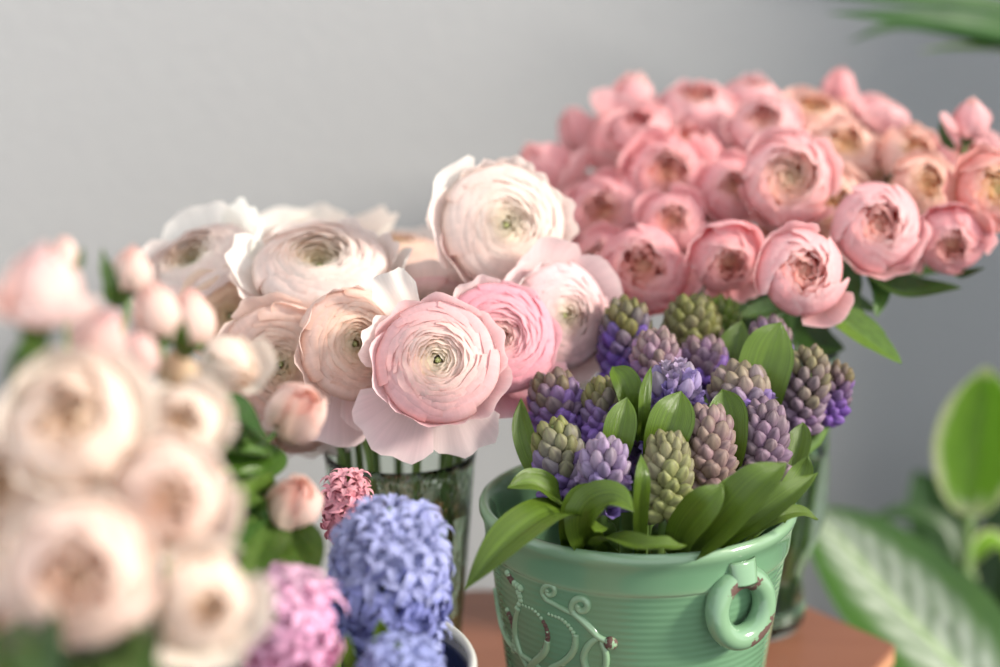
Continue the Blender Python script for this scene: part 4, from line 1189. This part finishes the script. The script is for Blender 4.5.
hyacinth(768, 350, 1.065, 52, 74, (0.05, 0.98, 0.05), '#97758c', '#8460c0', 'purple hyacinth hidden behind one broad pointed leaf', PG, POT, 117, 50, tip=0.3, mid=0.5, leaves=[
    S((757, 420, 1.04), (760, 385, 1.03), (769, 350, 1.03), (781, 322, 1.035), w=54, hint=(.0, .1, .98), cup=0.3)])

# ================================================================== open hyacinths in the navy bowl
hyacinth(389, 562, 0.90, 146, 156, (0.06, 0.93, 0.35), '#b6bae8', '#979cdc', 'big periwinkle blue hyacinth in full bloom, in front of the clear vase', 'open hyacinths in the navy bowl', BUCKET, 121, 84, ('star', 'star'), tip=0.0, bl=0.60, leaves=[
    S((392, 690, 0.90), (388, 660, 0.885), (382, 638, 0.875), (380, 618, 0.87), w=22, hint=(.1, .1, .98))])
hyacinth(398, 672, 0.85, 100, 84, (0.05, 0.93, 0.35), '#a9b0e2', '#979edc', 'lower periwinkle blue hyacinth just showing over the navy bowl', 'open hyacinths in the navy bowl', BUCKET, 122, 48, ('star', 'star'), tip=0.0, bl=0.72)
hyacinth(424, 634, 0.90, 50, 70, (0.25, 0.90, 0.2), '#b4bae8', '#8d94d8', 'blue hyacinth florets against the inside of the navy bowl', 'open hyacinths in the navy bowl', BUCKET, 125, 32, ('star', 'star'), tip=0.0, bl=1.0)
hyacinth(287, 618, 0.82, 112, 130, (0.0, 0.95, 0.3), '#fdcbe4', '#fbb8dc', 'bright pink hyacinth in bloom between the ivory rose and the blue hyacinth', 'open hyacinths in the navy bowl', BUCKET, 123, 40, ('star', 'star'), tip=0.0, bl=0.92, mid=0.8, leaves=[
    S((355, 700, 0.86), (350, 670, 0.85), (348, 650, 0.845), (346, 632, 0.84), w=14, hint=(.1, .1, .98))])
hyacinth(347, 500, 0.97, 60, 76, (0.05, 0.95, 0.2), '#f6b2ba', '#f2a2b0', 'coral pink hyacinth peeping out above the blue one', 'open hyacinths in the navy bowl', BUCKET, 124, 42, ('star', 'star'), tip=0.0, bl=0.85, mid=0.8)

# ================================================================== house plants by the window
def plant_pot(root, r0, r1, h, mat='terracotta'):
    mb = MB(); mb.lathe([(0.0001, 0.0), (r0*0.95, 0.0), (r0, 0.006), (r1, h-0.03), (r1*1.05, h-0.03), (r1*1.06, h), (r1*0.98, h), (r1*0.95, h-0.03), (r0*0.9, 0.02), (0.0001, 0.02)], 64)
    p_ = mb.build('plant_pot', M[mat], root)
    mb = MB(); mb.lathe([(0.0001, h-0.035), (r1*0.94, h-0.035)], 48)
    mb.build('soil', M['soil'], p_)


def pl_stem(root, org, pts, r, mat='stem', name='stem'):
    mb = MB(); P = [p if isinstance(p, Vector) else at(*p) for p in pts]
    P = catmull(P, 24); mb.tube([p-org for p in P], [r*(1.25-0.5*i/23) for i in range(24)], 10); return mb.build(name, M[mat], root)


DO = Vector((0.44, 1.36, FLOOR_Z))
dief = thing('potted_plant', DO, 'leafy house plant with cream-edged and white-striped leaves, beside the table corner', 'house plant')
plant_pot(dief, 0.10, 0.13, 0.36)
soil_z = FLOOR_Z+0.33
def dstem(*pts, r=0.004): pl_stem(dief, DO, [Vector((DO.x+random.uniform(-.03, .03), DO.y+random.uniform(-.03, .03), soil_z))]+list(pts), r, 'stem', 'leaf_stalk')
random.seed(5)
dstem((985, 800, 1.42), (966, 600, 1.45), (969, 515, 1.46), r=0.0055)
add_leaf(dief, DO, [(969, 520, 1.46), (976, 455, 1.46), (984, 400, 1.455), (986, 366, 1.45)], 96, 'ovate', (-.2, .1, .95), 0.25, 'cream_leaf', None, 3)
dstem((1050, 850, 1.36), (1020, 735, 1.33), r=0.005)
add_leaf(dief, DO, [(1022, 738, 1.33), (953, 659, 1.36), (895, 598, 1.40), (844, 540, 1.44), (806, 508, 1.47)], 165, 'ovate', (.10, .62, .75), 0.22, 'striped_leaf', None, 4)
dstem((990, 850, 1.5), (975, 600, 1.55), (962, 560, 1.56), r=0.004)
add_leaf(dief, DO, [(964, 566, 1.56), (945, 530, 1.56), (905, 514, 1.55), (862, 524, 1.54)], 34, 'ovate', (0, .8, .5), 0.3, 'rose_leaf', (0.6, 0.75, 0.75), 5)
dstem((1040, 800, 1.5), (1010, 560, 1.5), r=0.004)
add_leaf(dief, DO, [(1012, 566, 1.50), (1000, 545, 1.49), (985, 545, 1.48), (968, 570, 1.47)], 34, 'ovate', (0, .7, .6), 0.3, 'cream_leaf', None, 6)
dstem((1000, 850, 1.55), (985, 640, 1.58), r=0.004)
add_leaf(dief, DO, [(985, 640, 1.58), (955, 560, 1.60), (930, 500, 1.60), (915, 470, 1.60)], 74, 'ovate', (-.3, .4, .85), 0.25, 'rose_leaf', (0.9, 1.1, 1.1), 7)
dstem((1010, 850, 1.5), (960, 700, 1.52), r=0.004)
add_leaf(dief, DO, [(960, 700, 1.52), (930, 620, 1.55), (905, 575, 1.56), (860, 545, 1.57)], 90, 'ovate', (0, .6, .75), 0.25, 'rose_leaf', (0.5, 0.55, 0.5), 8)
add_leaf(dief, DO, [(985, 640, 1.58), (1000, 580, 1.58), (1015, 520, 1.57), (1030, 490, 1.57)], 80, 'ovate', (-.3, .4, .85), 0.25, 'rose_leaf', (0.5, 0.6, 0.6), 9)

PLO = Vector((0.74, 1.42, FLOOR_Z))
palm = thing('potted_palm', PLO, 'palm with long narrow dark leaves reaching in above the coral roses', 'palm')
plant_pot(palm, 0.11, 0.14, 0.34)
crown = at(1120, 60, 1.50)
pl_stem(palm, PLO, [Vector((PLO.x, PLO.y, FLOOR_Z+0.31)), Vector((PLO.x+0.02, PLO.y, 0.0)), crown], 0.012, 'bark', 'trunk')
G_ = [([(1120, 60, 1.50), (1010, 36, 1.38), (930, 22, 1.34), (826, 13, 1.32)], 40, (0, .5, .85), None),
      ([(1120, 60, 1.50), (1000, 12, 1.40), (910, 2, 1.36), (815, -4, 1.34)], 30, (0, .5, .85), None),
      ([(1120, 60, 1.50), (1000, 42, 1.44), (905, 26, 1.42), (846, 42, 1.40)], 24, (0, .5, .85), None),
      ([(1120, 60, 1.50), (1010, 50, 1.44), (960, 48, 1.42), (918, 51, 1.41)], 22, (.3, .9, .3), (1.7, 1.8, 1.9)),  # glare on a green blade, put in as a pale leaf colour
      ([(1120, 60, 1.50), (1050, -20, 1.58), (960, -60, 1.55), (880, -70, 1.52)], 18, (0, .5, .85), None),
      ([(1120, 60, 1.50), (1080, -60, 1.45), (1020, -130, 1.40), (950, -160, 1.38)], 18, (0, .5, .85), None),
      ([(1120, 60, 1.50), (1200, -40, 1.4), (1290, -80, 1.35), (1380, -60, 1.3)], 18, (0, .5, .85), None),
      ([(1120, 60, 1.50), (1190, 60, 1.5), (1250, 120, 1.4), (1290, 200, 1.35)], 18, (0, .5, .85), None),
      ([(1120, 60, 1.50), (1090, 120, 1.48), (1070, 200, 1.46), (1065, 280, 1.45)], 16, (0, .6, .8), None)]
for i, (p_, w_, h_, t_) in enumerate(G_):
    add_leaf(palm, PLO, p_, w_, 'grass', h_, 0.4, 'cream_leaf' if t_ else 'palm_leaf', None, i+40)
